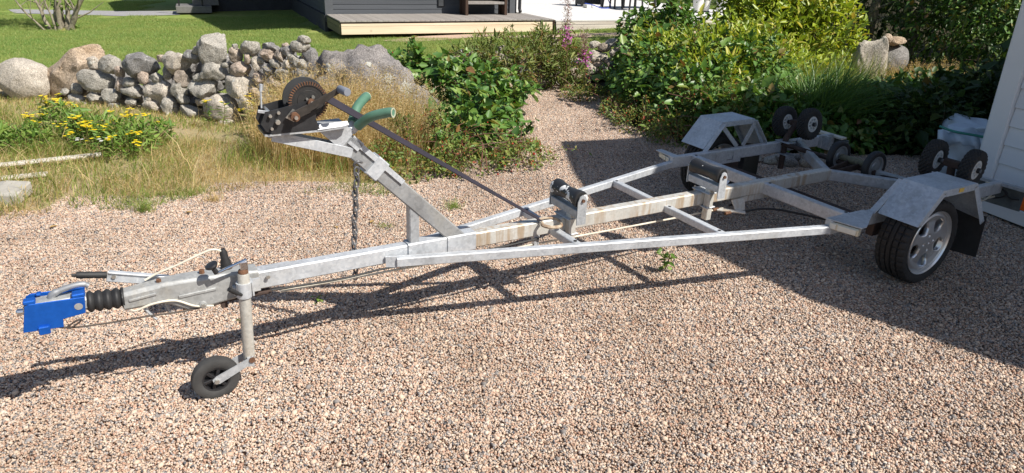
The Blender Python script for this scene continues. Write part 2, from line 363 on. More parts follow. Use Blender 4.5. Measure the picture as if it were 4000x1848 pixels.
# ------------------------------------------------------------------ dry stone walls
import bmesh
from mathutils import noise as mnoise
def unit0(a): return a/np.maximum(1e-9, np.linalg.norm(a, axis=1, keepdims=True))
def stones(parent, table, seed0, mats, depth=.8, loc=(0, 0, 0), face=-.42):
    for i, (x, y, z, wd, ht, *cd) in enumerate(table):
        r = np.random.default_rng(seed0+i); dp = min(depth*(wd+ht)/2, .36)
        V, F = rock((wd*1.10, dp*1.1, ht*1.12), seed0+i, 3 if wd > .12 else 2, int(r.integers(3, 9)), .04, r.uniform(.55, .9))
        a = r.normal(0, .10); V = V@np.array([[math.cos(a), 0, math.sin(a)], [0, 1, 0], [-math.sin(a), 0, math.cos(a)]])
        if wd > .12: V = V+unit0(V)*np.array([[mnoise.fractal(Vector(p)*(9/max(.2, wd*2))+Vector((i*3.7, seed0, 0)), .9, 2.1, 5)*.055*(wd+ht)/2] for p in V])
        b = face+r.normal(0, .1); V = V@np.array([[math.cos(b), math.sin(b), 0], [-math.sin(b), math.cos(b), 0], [0, 0, 1]])
        me = npmesh('stone', V, tris=F, mat=ROCKS[cd[0]] if cd and cd[0] < 9 else mats[int(r.choice(len(mats)))]); me.shade_smooth(); me.set_sharp_from_angle(angle=.62)
        link('stone', me, parent, (x-loc[0], y-loc[1], z-loc[2]))
WALL = [(-5.79, 9.65, 0.4, 0.195, 0.163, 1), (-5.49, 9.54, 0.41, 0.314, 0.237, 0), (-4.97, 9.35, 0.43, 0.529, 0.316, 4), (-4.6, 9.16, 0.56, 0.154, 0.097, 2), (-4.34, 9.08, 0.52, 0.413, 0.274, 1), (-4.1, 8.97, 0.63, 0.248, 0.166, 4), (-4.01, 8.92, 0.71, 0.112, 0.102, 0), (-3.76, 8.88, 0.73, 0.371, 0.375, 0), (-3.44, 8.68, 0.7, 0.153, 0.191, 3), (-3.43, 8.68, 0.8, 0.087, 0.069, 0), (-3.24, 8.64, 0.8, 0.259, 0.182, 0), (-2.94, 8.5, 0.83, 0.212, 0.104, 4), (-2.96, 8.48, 0.75, 0.185, 0.142, 2), (-3.26, 8.58, 0.67, 0.13, 0.114, 2), (-3.58, 8.69, 0.58, 0.095, 0.069, 0), (-3.81, 8.82, 0.47, 0.388, 0.235, 0), (-3.38, 8.63, 0.53, 0.306, 0.192, 2), (-5.75, 9.62, 0.17, 0.491, 0.276, 0), (-5.16, 9.33, 0.21, 0.254, 0.134, 0), (-4.89, 9.22, 0.29, 0.18, 0.157, 2), (-4.67, 9.13, 0.32, 0.163, 0.122, 0), (-4.49, 9.07, 0.41, 0.153, 0.178, 4), (-4.27, 8.97, 0.35, 0.244, 0.184, 3), (-4.01, 8.84, 0.39, 0.165, 0.095, 0), (-3.95, 8.83, 0.25, 0.392, 0.286, 0), (-3.41, 8.62, 0.32, 0.47, 0.278, 1), (-3.11, 8.47, 0.47, 0.158, 0.144, 2), (-5.3, 9.37, 0.17, 0.16, 0.193, 2), (-4.68, 9.13, 0.14, 0.398, 0.304, 1), (-4.31, 8.94, 0.2, 0.199, 0.193, 0), (-5.11, 9.28, 0.1, 0.302, 0.147, 0), (-6.11, 9.69, 0.02, 0.149, 0.166, 0), (-6.31, 9.76, -0.03, 0.167, 0.106, 0), (-6.13, 9.67, -0.12, 0.266, 0.149, 0), (-5.77, 9.53, -0.07, 0.213, 0.19, 0), (-5.5, 9.43, 0.0, 0.307, 0.187, 0), (-5.12, 9.23, -0.02, 0.151, 0.125, 0), (-4.49, 8.96, -0.05, 0.186, 0.269, 0), (-4.26, 8.88, 0.09, 0.168, 0.144, 0), (-4.17, 8.82, -0.05, 0.305, 0.169, 0), (-3.94, 8.74, 0.09, 0.18, 0.095, 3), (-3.69, 8.67, 0.04, 0.478, 0.307, 1), (-3.3, 8.47, 0.13, 0.16, 0.192, 1), (-4.13, 8.76, -0.2, 0.259, 0.177, 0), (-7.18, 10.1, -0.27, 0.226, 0.174, 0), (-5.31, 9.41, 0.33, 0.128, 0.151, 2), (-2.8, 8.4, 0.74, 0.155, 0.141, 9), (-2.7, 8.38, 0.81, 0.182, 0.118, 9), (-2.72, 8.38, 0.87, 0.084, 0.062, 9), (-2.53, 8.33, 0.87, 0.229, 0.131, 9), (-2.48, 8.31, 0.95, 0.166, 0.102, 9), (-3.12, 8.52, 0.62, 0.158, 0.174, 9), (-2.88, 8.41, 0.65, 0.17, 0.104, 9), (-2.97, 8.44, 0.57, 0.171, 0.15, 9), (-2.68, 8.33, 0.66, 0.168, 0.133, 9), (-2.53, 8.26, 0.67, 0.153, 0.124, 9), (-2.62, 8.31, 0.74, 0.139, 0.095, 9), (-2.75, 8.34, 0.55, 0.197, 0.141, 9), (-2.53, 8.24, 0.56, 0.167, 0.154, 9), (-2.89, 8.37, 0.44, 0.213, 0.142, 9), (-4.78, 9.08, -0.04, 0.235, 0.132, 9), (-4.81, 9.11, 0.04, 0.141, 0.099, 9), (-6.87, 9.97, -0.24, 0.241, 0.199, 9), (-6.51, 9.81, -0.23, 0.271, 0.16, 9), (-5.91, 9.55, -0.19, 0.247, 0.139, 9), (-3.59, 8.53, -0.13, 0.252, 0.141, 9), (-3.17, 8.45, 0.29, 0.159, 0.137, 9), (-3.08, 8.5, 0.68, 0.114, 0.075, 9), (-5.45, 9.36, -0.14, 0.242, 0.136, 9)]
WALL2 = [(1.23, 11.43, 0.64, 0.183, 0.119), (1.38, 11.42, 0.6, 0.202, 0.138), (1.48, 11.44, 0.68, 0.202, 0.128), (1.54, 11.4, 0.53, 0.147, 0.129), (1.24, 11.39, 0.47, 0.24, 0.203), (1.37, 11.38, 0.45, 0.166, 0.129), (1.12, 11.36, 0.35, 0.222, 0.204), (1.28, 11.36, 0.35, 0.148, 0.12), (1.19, 11.33, 0.25, 0.205, 0.149), (1.08, 11.3, 0.12, 0.224, 0.205), (1.37, 11.33, 0.26, 0.149, 0.167), (1.63, 11.42, 0.59, 0.184, 0.221), (0.44, 11.33, 0.25, 0.205, 0.205), (0.48, 11.29, 0.08, 0.224, 0.15), (0.57, 11.42, 0.61, 0.129, 0.202), (0.38, 11.31, 0.17, 0.168, 0.168), (1.87, 11.44, 0.67, 0.202, 0.11), (0.94, 11.32, 0.19, 0.205, 0.168), (1.47, 11.36, 0.35, 0.167, 0.111)]
wl = thing('dry_stone_wall', 'long dry stone wall of rounded grey and pink fieldstones between weeds and lawn', 'wall', (-4.3, 9.0, -.1))
stones(wl, WALL, 100, [ROCKS[0], ROCKS[0], ROCKS[0], ROCKS[1], ROCKS[1], ROCKS[2], ROCKS[3], ROCKS[4]], loc=(-4.3, 9.0, -.1))
# hearting stones packed behind the face, all dark to paint shade into gaps
fill = []
r = np.random.default_rng(55)
for k in range(130):
    s = r.uniform(0, 1); x = -6.3+s*4.0; top = .25+.58*np.clip((s-.1)/.6, 0, 1); z = r.uniform(-.15, top-.14)
    fill.append((x, 9.96-(x+6.3)*.42+.20+.25*z+r.uniform(0, .16), z, r.uniform(.18, .30), r.uniform(.15, .22)))
stones(wl, fill, 400, [ROCKS[4]], loc=(-4.3, 9.0, -.1))
w3 = thing('dry_stone_wall', 'low grey wall stones showing through the bramble between the humped boulder and fireweed', 'wall', (-.3, 10.4, .05))
r = np.random.default_rng(66); fill = []
for k in range(44):
    q = r.uniform(0, 1); x = -1.25+q*1.9; fill.append((x, 9.75+q*1.35+r.uniform(0, .25), r.uniform(.0, .58), r.uniform(.2, .36), r.uniform(.15, .26)))
stones(w3, fill, 900, ROCKS[:4], loc=(-.3, 10.4, .05), face=.5)
w2 = thing('dry_stone_wall', 'short tumbled stone wall half hidden by fireweed and brambles', 'wall', (1.2, 11.3, .05))
stones(w2, WALL2, 700, ROCKS[:4], loc=(1.2, 11.3, .05), face=.05)
fill = [(r.uniform(-.2, 2.4), 11.6+r.uniform(0, .15), r.uniform(.1, .5), r.uniform(.18, .26), r.uniform(.14, .2)) for k in range(22)]
stones(w2, fill, 800, ROCKS, loc=(1.2, 11.3, .05), face=.05)
def boulder(name, label, c, size, seed, mat, rz=0, cuts=5, rough=.04, tilt=0, sharp=.85):
    V, F = rock(size, seed, 4, cuts, rough, sharp); ct, st = math.cos(tilt), math.sin(tilt)
    V = V@np.array([[ct, 0, st], [0, 1, 0], [-st, 0, ct]])
    if size[0] > .8: U_ = unit0(V); V = V+U_*np.array([[.16*rough/.05*(mnoise.ridged_multi_fractal(Vector(p)*2.2+Vector((seed, 0, 0)), 1., 2.1, 6, 1., 2.)-1.2)*.45] for p in V])
    me = npmesh(name, V, tris=F, mat=mat); me.shade_smooth(); o = link(name, me, None, c); o.rotation_euler.z = rz
    return tag(o, label, 'boulder')
bb = boulder('boulder', 'huge grey humped boulder with white lichen spots behind the dry grass', (-1.86, 8.75, .24), (2.1, 1.25, 1.34), 12, M_BOULD, -.2, 5, .075, .14, .9)
boulder('boulder', 'low grey shoulder of rock under the bramble leaves beside the humped boulder', (-1.22, 8.15, .04), (.85, .6, .62), 14, M_BOULD, -.4, 4, .05, .25)
boulder('boulder', 'rounded pinkish boulder at the left edge of the picture', (-7.0, 9.95, .08), (.86, .6, .62), 21, ROCKS[1], -.3, 2, .02, 0, .9)
def hullrock(name, label, front, depth, back, mat, seed):
    bm = bmesh.new(); r = np.random.default_rng(seed); d = Vector((.41, .91, 0))
    for x, z, o in front:
        bm.verts.new((x, 9.9-(x+6.5)*.42+o, z)); bm.verts.new(Vector((x, 9.9-(x+6.5)*.42+o, z))+d*depth+Vector((0, 0, back)))
    bmesh.ops.convex_hull(bm, input=bm.verts); bmesh.ops.delete(bm, geom=[v for v in bm.verts if not v.link_faces], context='VERTS')
    bmesh.ops.bevel(bm, geom=bm.edges[:], offset=.018, segments=2, affect='EDGES', profile=.6)
    bmesh.ops.triangulate(bm, faces=bm.faces[:]); bmesh.ops.subdivide_edges(bm, edges=[e for e in bm.edges if e.calc_length() > .06], cuts=3, use_grid_fill=True)
    for v in bm.verts: v.co += Vector(v.normal)*(.035*mnoise.fractal(v.co*5+Vector((seed, 0, 0)), 1., 2., 5))
    me = bpy.data.meshes.new(name); bm.to_mesh(me); bm.free(); me.materials.append(mat); me.shade_smooth(); me.set_sharp_from_angle(angle=.6); return tag(link(name, me), label, 'boulder')
hullrock('boulder', 'angular tan boulder with a flat sloping face leaning on the stone wall', [(-6.90, .06, 0), (-6.74, .20, .02), (-6.15, .55, .10), (-6.02, .36, .02), (-6.18, .04, -.04), (-6.62, -.18, -.06), (-6.93, -.14, -.02), (-6.45, .22, -.10), (-6.3, .35, -.02)], .42, .04, M_TAN, 3)
boulder('boulder', 'upright weathered grey stone standing in sun before the dark hedge', (5.22, 10.8, .42), (.66, .6, 1.06), 45, ROCKS[1], .25, 10, .10, .16, .32)
boulder('boulder', 'flat pale stone lying on top of the sunlit heap by the hedge', (5.68, 10.9, .88), (.34, .24, .15), 44, M_TAN, .2, 4, .03)
boulder('boulder', 'small pale stone wedged beside the upright weathered stone', (5.47, 10.75, .92), (.16, .14, .17), 47, M_TAN, .2, 4, .03)
boulder('boulder', 'dark stone in shade below the flat pale stone', (5.72, 11.0, .6), (.55, .4, .45), 48, ROCKS[4], .2, 4, .03)
boulder('boulder', 'lone pale rounded stone on the lawn edge behind the brambles', (-.85, 10.3, .30), (.42, .3, .36), 51, ROCKS[1], .1, 3, .03)
# lichen rosettes on the big boulder: thin crusts standing on the rock
from mathutils.bvhtree import BVHTree
bpy.context.view_layer.update()
_me = bb.data; _bv = BVHTree.FromPolygons([bb.matrix_world @ v.co for v in _me.vertices], [tuple(p.vertices) for p in _me.polygons])
r = np.random.default_rng(9)
for (lx, lz, lr) in ((-1.52, .52, .06), (-1.33, .42, .09), (-1.55, .36, .035), (-2.25, .62, .05), (-1.75, .68, .04), (-2.05, .45, .03), (-1.2, .3, .04)):
    hit = _bv.ray_cast(Vector((lx, 5, lz)), Vector((0, 1, 0)))
    if not hit[0]: continue
    p, n = hit[0], hit[1]; e1 = n.cross(Vector((0, 0, 1))).normalized(); e2 = n.cross(e1); g = G(); K = 22
    rad = [lr*(1+.28*math.sin(3*k)+r.normal(0, .14)) for k in range(K)]; vs = [p+n*.012]
    for ring, hh in ((.55, .010), (.9, .008), (1, -.012)):
        for k in range(K):
            q = p+(e1*math.cos(2*PI*k/K)+e2*math.sin(2*PI*k/K))*rad[k]*ring; h2 = _bv.find_nearest(q); vs.append(h2[0]+h2[1]*(hh+r.uniform(0, .004)))
    fs = [(0, 1+k, 1+(k+1) % K) for k in range(K)]+[(1+j*K+k, 1+(j+1)*K+k, 1+(j+1)*K+(k+1) % K, 1+j*K+(k+1) % K) for j in (0, 1) for k in range(K)]
    mw = bb.matrix_world.inverted(); mk('lichen', ([mw @ v for v in vs], fs), M_LICH, bb, 60)
# ------------------------------------------------------------------ house
HA = Vector((-4.74, 17.95, 0)); HR = math.atan2(.403, .915)
hs = thing('house', 'dark charcoal boarded house beyond the lawn', 'house', HA, HR)
def rep(name, me, parent, locs, rz=0):
    for p in locs:
        o = link(name, me, parent, p)
        if rz: o.rotation_euler.z = rz
def bmesh_of(name, vf, mat, bevel=0):
    g = G().add(vf); me = bpy.data.meshes.new(name); me.from_pydata(g.v, [], g.f); me.materials.append(mat); return me
mk('wall_core', G().add(box((2.6, 4.1, 1.4), (5.1, 8.0, 2.79))).add(box((-1.4, 8.9, 1.3), (2.9, 4.2, 2.5))), M_FOUND, hs)
def lap(L, e=.115, th=.022):   # lapped board, runs along x, faces -y
    return plate([(-L/2, 0, 0), (-L/2, -th, 0), (-L/2, -th*.45, e*1.08), (-L/2, 0, e*1.08)], (L, 0, 0))
me = bmesh_of('siding_board', lap(4.74), M_SIDE); rep('siding_board', me, hs, [(.18+2.37, .098-.005, .31+.117*k) for k in range(20)])
me = bmesh_of('siding_board', lap(7.6), M_SIDE); rep('siding_board', me, hs, [(.045, .3+3.8, .42+.117*k) for k in range(20)], -PI/2)
me = bmesh_of('siding_board', lap(2.9), M_SIDE); rep('siding_board', me, hs, [(-1.4, 6.8, .42+.117*k) for k in range(18)])
for x, y, sx, sy in ((.08, .06, .19, .07), (5.0, .06, .16, .07), (.03, .17, .05, .15)): mk('corner_board', box((x, y, 1.6), (sx, sy, 2.7)), M_SIDE_T, hs)
mk('foundation', G().add(box((-.0, 4.0, .16), (.08, 7.9, .5))).add(box((-1.4, 6.77, .16), (2.9, .06, .5))), M_FOUND, hs)
vt = mk('vent', box((2.97, .055, .70), (.17, .03, .19)), M_BLACK, hs, bevel=.004)
for k in range(6): mk('louvre', beam((2.905, .034, .63+.028*k), (3.035, .034, .63+.028*k), .012, .016, .002), M_SIDE_T, vt)
mk('downpipe', G().add(tube([(5.2, .0, 2.8), (5.2, .0, .55), (5.2, -.06, .47)], .045, 12)), M_BLACK, hs, 40)
dr = mk('door', G().add(box((5.62, 1.86, 1.45), (.06, .05, 2.0))).add(box((5.18, 1.86, 1.45), (.06, .05, 2.0))).add(box((5.4, 1.86, .48), (.38, .05, .08))), M_BLACK, hs)
mk('pane', box((5.4, 1.86, 1.49), (.376, .015, 1.9)), M_PLAST, dr)
mk('wing', box((5.5, 6.2, 1.4), (.72, 3.6, 2.7)), M_SIDE_T, hs)
# unseen roof: ridge along x, wide eaves shaped to cast the lawn shadow
mk('roof', G().add(plate([(-.95, -1.0, 2.55), (-.95, 4.1, 4.3), (-.95, 9.2, 2.55), (-.95, 9.2, 2.68), (-.95, 4.1, 4.45), (-.95, -1.0, 2.68)], (7.2, 0, 0))).add(plate([(-3.9, 5.7, 2.45), (-3.9, 8.7, 3.4), (-3.9, 11.6, 2.45), (-3.9, 11.6, 2.55), (-3.9, 8.7, 3.5), (-3.9, 5.7, 2.55)], (2.9, 0, 0))), M_ROOF, hs)
# steps and hand rail
st = thing('entrance_steps', 'grey steps with black rail posts at the dark house', 'steps', HA, HR)
mk('step', box((-3.0, 6.4, .10), (1.0, 1.1, .2)), M_STEPC, st, bevel=.01); mk('step', box((-2.65, 6.55, .30), (.75, .8, .2)), M_STEPC, st, bevel=.01)
for x, y in ((-3.4, 6.0), (-2.75, 5.95)): mk('rail_post', tube([(x, y, .2), (x, y, 1.15)], .022, 8), M_BLACK, st)
mk('hand_rail', tube([(-3.45, 6.0, 1.15), (-2.7, 5.95, 1.2)], .022, 8), M_BLACK, st)
# near deck
dk = thing('front_deck', 'low grey weathered deck with pale pine fascia along the dark house', 'deck', HA, HR)
me = bmesh_of('deck_board', box((0, 0, 0), (.120, 1.80, .028)), M_DECK)
for k in range(43):
    o = link('deck_board', me, dk, (.07+.125*k, -.86+random.uniform(-.006, .006), .416+random.uniform(-.0015, .0015)))
mk('fascia_board', box((2.70, -1.735, .335), (5.33, .025, .055)), M_PINE, dk, bevel=.003); mk('fascia_board', box((2.70, -1.738, .215), (5.33, .028, .175)), M_PINE, dk, bevel=.003)
mk('fascia_board', box((.02, -.86, .335), (.025, 1.7, .09)), M_GREEN, dk); mk('fascia_board', box((.02, -.86, .205), (.026, 1.7, .155)), M_GREEN, dk)
mk('joist', G().add(box((2.7, -1.69, .38), (5.3, .04, .04))).add(box((2.7, -.9, .33), (5.3, .05, .13))), M_DKW, dk)
mk('end_panel', box((5.40, -.9, .27), (.05, 1.75, .28)), M_DKW, dk)
for x in (.8, 2.4, 4.0, 5.2): mk('post', box((x, -1.5, .06), (.09, .09, .25)), M_DKW, dk)
# bleached rear deck
d2 = thing('rear_deck', 'wide bleached white deck to the right of the dark house', 'deck', HA, HR)
me = bmesh_of('deck_board', box((0, 0, 0), (7.4, .140, .028)), M_DECK2)
for k in range(66): link('deck_board', me, d2, (9.12+random.uniform(-.02, .02), -1.74+.145*k, .394+random.uniform(-.001, .001)))
for x0, x1 in ((5.43, 8.4), (8.41, 12.8)):
    mk('fascia_board', box(((x0+x1)/2, -1.80, .335), (x1-x0, .025, .07)), M_OLDP, d2, bevel=.003); mk('fascia_board', box(((x0+x1)/2, -1.803, .205), (x1-x0, .028, .17)), M_OLDP, d2, bevel=.003)
mk('joist', G().add(box((9.1, -1.5, .3), (7.2, .05, .14))).add(box((9.1, -1.2, .12), (7.2, .05, .1))), M_DKW, d2)
for x in (6.2, 8.0, 9.8, 11.6): mk('post', box((x, -1.4, .08), (.12, .12, .3)), M_DKW, d2)
# rack on the near deck
rk = thing('wooden_rack', 'dark brown wooden rack with one pale shelf standing on the front deck', 'rack', HA, HR)
for x in (3.48, 4.57): mk('side_panel', G().add(box((x, -.50, 1.0), (.07, .09, 1.14))).add(box((x, -.12, 1.0), (.07, .09, 1.14))).add(box((x, -.31, .95), (.03, .29, 1.03))), M_DKW, rk)
mk('shelf', box((4.02, -.33, .735), (1.02, .40, .06)), M_DECK, rk); mk('back_panel', box((4.02, -.06, 1.05), (1.02, .03, .6)), M_DKW, rk)
mk('shelf', box((4.02, -.33, 1.25), (1.02, .40, .05)), M_DECK, rk)
# chairs, table, grill, planters on the rear deck
def chair(x, y, rz, label):
    c = thing('patio_chair', label, 'chair', (x, y, .41), rz, 'black chairs on the bleached deck')
    for a in (-.22, .22):
        for b in (-.22, .22): mk('leg', beam((a*1.05, b*1.05, 0), (a*.9, b*.9, .45), .045, .045, .004), M_BLACK, c)
    mk('seat', box((0, 0, .465), (.5, .5, .04)), M_BLACK, c, bevel=.01); mk('backrest', box((0, .24, .75), (.48, .03, .5)), M_BLACK, c, bevel=.01)
chair(3.55, 22.95, .35, 'black patio chair nearest the white planters'); chair(3.0, 23.6, .9, 'black patio chair next to the black grill cabinet')
tb = thing('patio_table', 'black table among the black chairs on the bleached deck', 'table', (4.1, 23.9, .41), .4)
for a in (-.6, .6):
    for b in (-.35, .35): mk('leg', beam((a, b, 0), (a, b, .7), .06, .06), M_BLACK, tb)
mk('tabletop', box((0, 0, .72), (1.4, .9, .04)), M_BLACK, tb, bevel=.008)
gr = thing('grill_cabinet', 'black grill cabinet standing on the bleached deck', 'grill', (2.3, 24.2, .41), .4)
mk('cabinet', box((0, 0, .42), (.8, .45, .72)), M_BLACK, gr, bevel=.01); mk('lid', lathe([(.0, -.4), (.24, -.4), (.24, .4), (0, .4)], (0, 0, .80), (1, 0, 0), 20), M_BLACK, gr, 40)
for a in (-.36, .36):
    for b in (-.2, .2): mk('foot', box((a, b, .03), (.05, .05, .07)), M_BLACK, gr)
bx = mk('carton', box((2.3, 23.45, .46), (.42, .25, .1), .4), M_PLAST, None, bevel=.004); tag(bx, 'low whitish carton on the deck in front of the grill cabinet', 'box')
ho = mk('garden_hose', tube(curve([(2.1, 23.45, .54), (2.35, 23.3, .50), (2.62, 23.25, .425), (2.85, 23.3, .425), (2.95, 23.5, .44), (2.85, 23.8, .7)]), .014, 8), M_BLUE, None, 60); tag(ho, 'blue hose looping beside the whitish carton on the deck', 'hose')
M_FOLI0 = leafmat('planter_leaves', [(0, (.05, .10, .02)), (1, (.12, .18, .04))])
def planter(x, y, label, s=1.):
    p = thing('planter', label, 'planter', (x, y, .41), 0, 'white planters on the bleached deck')
    mk('pot', lathe([(0, .0), (.115*s, 0), (.16*s, .40*s), (.172*s, .40*s), (.172*s, .45*s), (.15*s, .45*s), (.14*s, .40*s), (0, .38*s)], (0, 0, 0), (0, 0, 1), 28), M_PLAST, p, 35)
    mk('saucer', lathe([(0, -.002), (.14*s, -.002), (.15*s, .03), (.12*s, .03), (0, .02)], (0, 0, 0), (0, 0, 1), 24), M_BLACK, p, 35); return p
PLANTERS = [planter(5.52, 22.7, 'left white planter of the three on the bleached deck', 1.05), planter(5.86, 23.1, 'white planter half hidden behind the left planter', .95), planter(6.3, 22.9, 'right white planter partly behind bush leaves', 1.1)]
# ------------------------------------------------------------------ garage
GA = Vector((3.86, 5.66, .03)); GD = Vector((.28, -.96, 0)).normalized(); GN = Vector((-GD.y, GD.x, 0))*-1
GRZ = math.atan2(GD.y, GD.x)           # local x runs along the wall towards the camera, local -y faces the yard
GA = GA
gg = thing('garage', 'white boarded garage at the right edge of the picture', 'garage', GA, GRZ)
mk('wall_core', G().add(plate([(0.01, .03, .1), (3.3, .03, .1), (3.3, .03, 2.3), (2.3, .03, 4.0), (.01, .03, 3.35)], (0, 5.5, 0))), M_FOUND, gg)  # dark colour behind the board gaps stands in for lap shadow lines
mk('foundation', box((1.66, 2.78, -.06), (3.3, 5.5, .20)), M_FOUND, gg)
mk('base_board', box((1.66, .01, .095), (3.34, .04, .11)), M_WHT, gg, bevel=.004)
me = bmesh_of('siding_board', lap(3.12, .134, .026), M_WHITE)
for k in range(15): link('siding_board', me, gg, (.17+1.56, .028, .157+.1495*k))
mk('corner_board', box((.085, .002, 1.75), (.16, .05, 3.0)), M_WHT, gg, bevel=.006); mk('corner_board', box((-.012, .11, 1.75), (.04, .2, 3.0)), M_WHT, gg, bevel=.006)
mk('roof', plate([(-.30, -.30, 3.55), (1.1, -.30, 4.0), (2.35, -.30, 4.2), (2.8, -.30, 3.5), (3.25, -.3, 3.13), (3.6, -.3, 2.2), (3.7, -.3, 2.3), (3.35, -.3, 3.25), (2.9, -.3, 3.65), (2.4, -.3, 4.35), (1.1, -.3, 4.14), (-.35, -.3, 3.7)], (0, 6.4, 0)), M_ROOF, gg)  # unseen roof, outline shaped to drop its shadow edge on the gravel
# ------------------------------------------------------------------ boat trailer
M_GALV = galv('galvanised_steel'); M_GALV_S = galv('galvanised_rust_stained', (.52, .52, .50), .62, .5); M_GALV_D = galv('galvanised_dull', (.40, .415, .43), 0, .5); M_GALV_P = galv('galvanised_post', (.285, .29, .295), 0, .35)
M_FEND = galv('galvanised_sheet', (.47, .515, .565), 0, .45)
M_CAST = galv('zinc_casting', (.36, .365, .36), 0, .6)
M_RUST = simple('rusty_steel', (.13, .062, .032), .9, 0, .5, 25, .4); M_RUSTD = simple('dark_rusty_axle', (.055, .035, .028), .85, 0, .5, 14, .3)
M_BOLT = simple('zinc_bolt', (.55, .54, .50), .35, .8, .1); M_CHROME = simple('chrome', (.75, .75, .76), .15, 1, .05); M_ALLOY = simple('cast_alloy', (.74, .745, .75), .30, .8, .06, 5)
M_RUB = simple('black_rubber', (.020, .020, .021), .62, 0, .35, 12); M_TYRE = simple('tyre_rubber', (.022, .021, .021), .75, 0, .3, 9, .15)
M_TYRE2 = simple('dusty_tyre_rubber', (.045, .044, .043), .8, 0, .3, 9, .2)
M_BLUEM = simple('blue_anodised_metal', (.010, .125, .56), .36, .4, .3, 18, .12, (.006, .085, .40)); M_WINCH = simple('black_winch_steel', (.028, .028, .030), .5, .2, .4, 20)
M_GEAR = simple('worn_gear_steel', (.055, .05, .047), .55, .4, .3, 30, .2, (.03, .03, .03)); M_DRUM = simple('grey_drum_steel', (.065, .066, .068), .5, .4, .2)
M_HANDLE = simple('brown_worn_steel', (.048, .042, .037), .5, .35, .35, 25); M_GRIP = simple('grey_plastic_grip', (.20, .215, .25), .5, 0, .06)
M_HOSE = simple('green_hose', (.115, .235, .165), .45, 0, .3, 7, 0, (.07, .16, .105)); M_HOSEIN = simple('cut_hose_end', (.42, .44, .32), .6)
M_STRAP = simple('dark_purple_webbing', (.020, .016, .026), .8); M_CHAIN = simple('dull_chain_steel', (.17, .17, .175), .5, .5, .3, 30)
M_CORD = simple('cream_cord', (.62, .57, .47), .8); M_BROWNC = simple('brown_cable', (.06, .045, .035), .6); M_HOOK = simple('rusty_cream_hook', (.55, .48, .36), .6, .1, .2, 22, 0, (.20, .10, .05))
M_LENS = simple('cream_lens', (.60, .55, .42), .25, 0, .1); M_LENSC = simple('clear_lens', (.62, .62, .56), .12, 0, .1); M_ORANGE = simple('orange_lens', (.70, .13, .015), .25, 0, .1); M_YEL = simple('yellow_sticker', (.75, .50, .10), .6)
M_RIMD = simple('dull_rim', (.33, .34, .35), .5, .5, .15); M_WRIM = simple('white_plastic_rim', (.62, .63, .62), .45, 0, .08); M_BOARD = simple('weathered_board', (.10, .115, .115), .75, 0, .4, 9)
def peel(th=.57):
    t = NT('peeling_roller').set(.4, 0, .5); co = t.obj(); n = t.noise(5.5, 4, .6, co); sp = t.n('SeparateXYZ'); t.l(t.obj(), sp.inputs[0])
    t.col(t.ramp(n.outputs[0], [(th, (.022, .022, .023)), (th+.01, (.78, .78, .76))])); t.bump(n.outputs[0], .2, .004); return t.m
M_PEEL = peel(.585); M_PEEL2 = peel(.655)
tr = thing('boat_trailer', 'long galvanised boat trailer with winch post parked on the gravel', 'boat trailer', T)
tr.rotation_euler = (.02, 0, PSI)
def tp(name, g, mat, parent=tr, smooth=None, bevel=0, solid=0, each=False):
    if each:
        for q in g.p: o = mk(name, G().add(q), mat, parent, smooth, None, bevel, solid)
        return o
    return mk(name, g, mat, parent, smooth, None, bevel, solid)
def bolt(p, ax, r=.011, h=.012): return lathe([(0, 0), (r, 0), (r, h), (0, h)], p, ax, 6)
# backbone
tp('main_beam', G().add(beam((-2.45, 0, .430), (.74, 0, .430), .070, .090, .007)), M_GALV_S)
tp('drawbar', G().add(beam((-3.62, 0, .432), (-2.44, 0, .432), .066, .086, .007)).add(beam((-3.62, 0, .430), (-3.34, 0, .430), .078, .094, .007)), M_GALV)
tp('joint_sleeve', G().add(beam((-2.725, 0, .430), (-2.50, 0, .430), .082, .104, .006)).add(beam((-2.495, 0, .430), (-2.32, 0, .430), .084, .108, .006)), M_GALV)
for s in (-1, 1):
    tp('diagonal_bar', beam((-2.80, s*.058, .405), (-.19, s*.742, .405), .046, .052, .005), M_GALV)
    tp('side_rail', beam((-.20, s*.740, .422), (1.76, s*.740, .422), .052, .092, .006), M_GALV)
    tp('rear_diagonal', beam((.74, 0, .425), (1.27, s*.715, .425), .050, .082, .006), M_GALV_D)
    tp('cross_bar', beam((-1.80, s*.034, .406), (-1.80, s*.300, .406), .046, .045, .004), M_GALV)
    tp('cross_bar', beam((-.905, s*.034, .408), (-.905, s*.535, .408), .046, .045, .004), M_GALV)
    g = G()
    for X, Y in ((-1.80, .275), (-.905, .51), (-.905, .06), (.025, .69), (.03, .06)): g.add(lathe([(0, 0), (.010, 0), (.010, .003), (0, .003)], (X, s*Y, .430 if X < 0 else .468), (0, 0, 1), 10))
    tp('drain_hole', g, M_BLACK, each=True)
tp('cross_member', beam((.025, -.714, .424), (.025, .714, .424), .052, .086, .006), M_GALV)
tp('beam_gusset', plate([(-2.86, -.052, .44), (-2.76, -.080, .435), (-2.76, -.080, .37), (-2.86, -.052, .38)], (.004, .012, 0)), M_GALV)
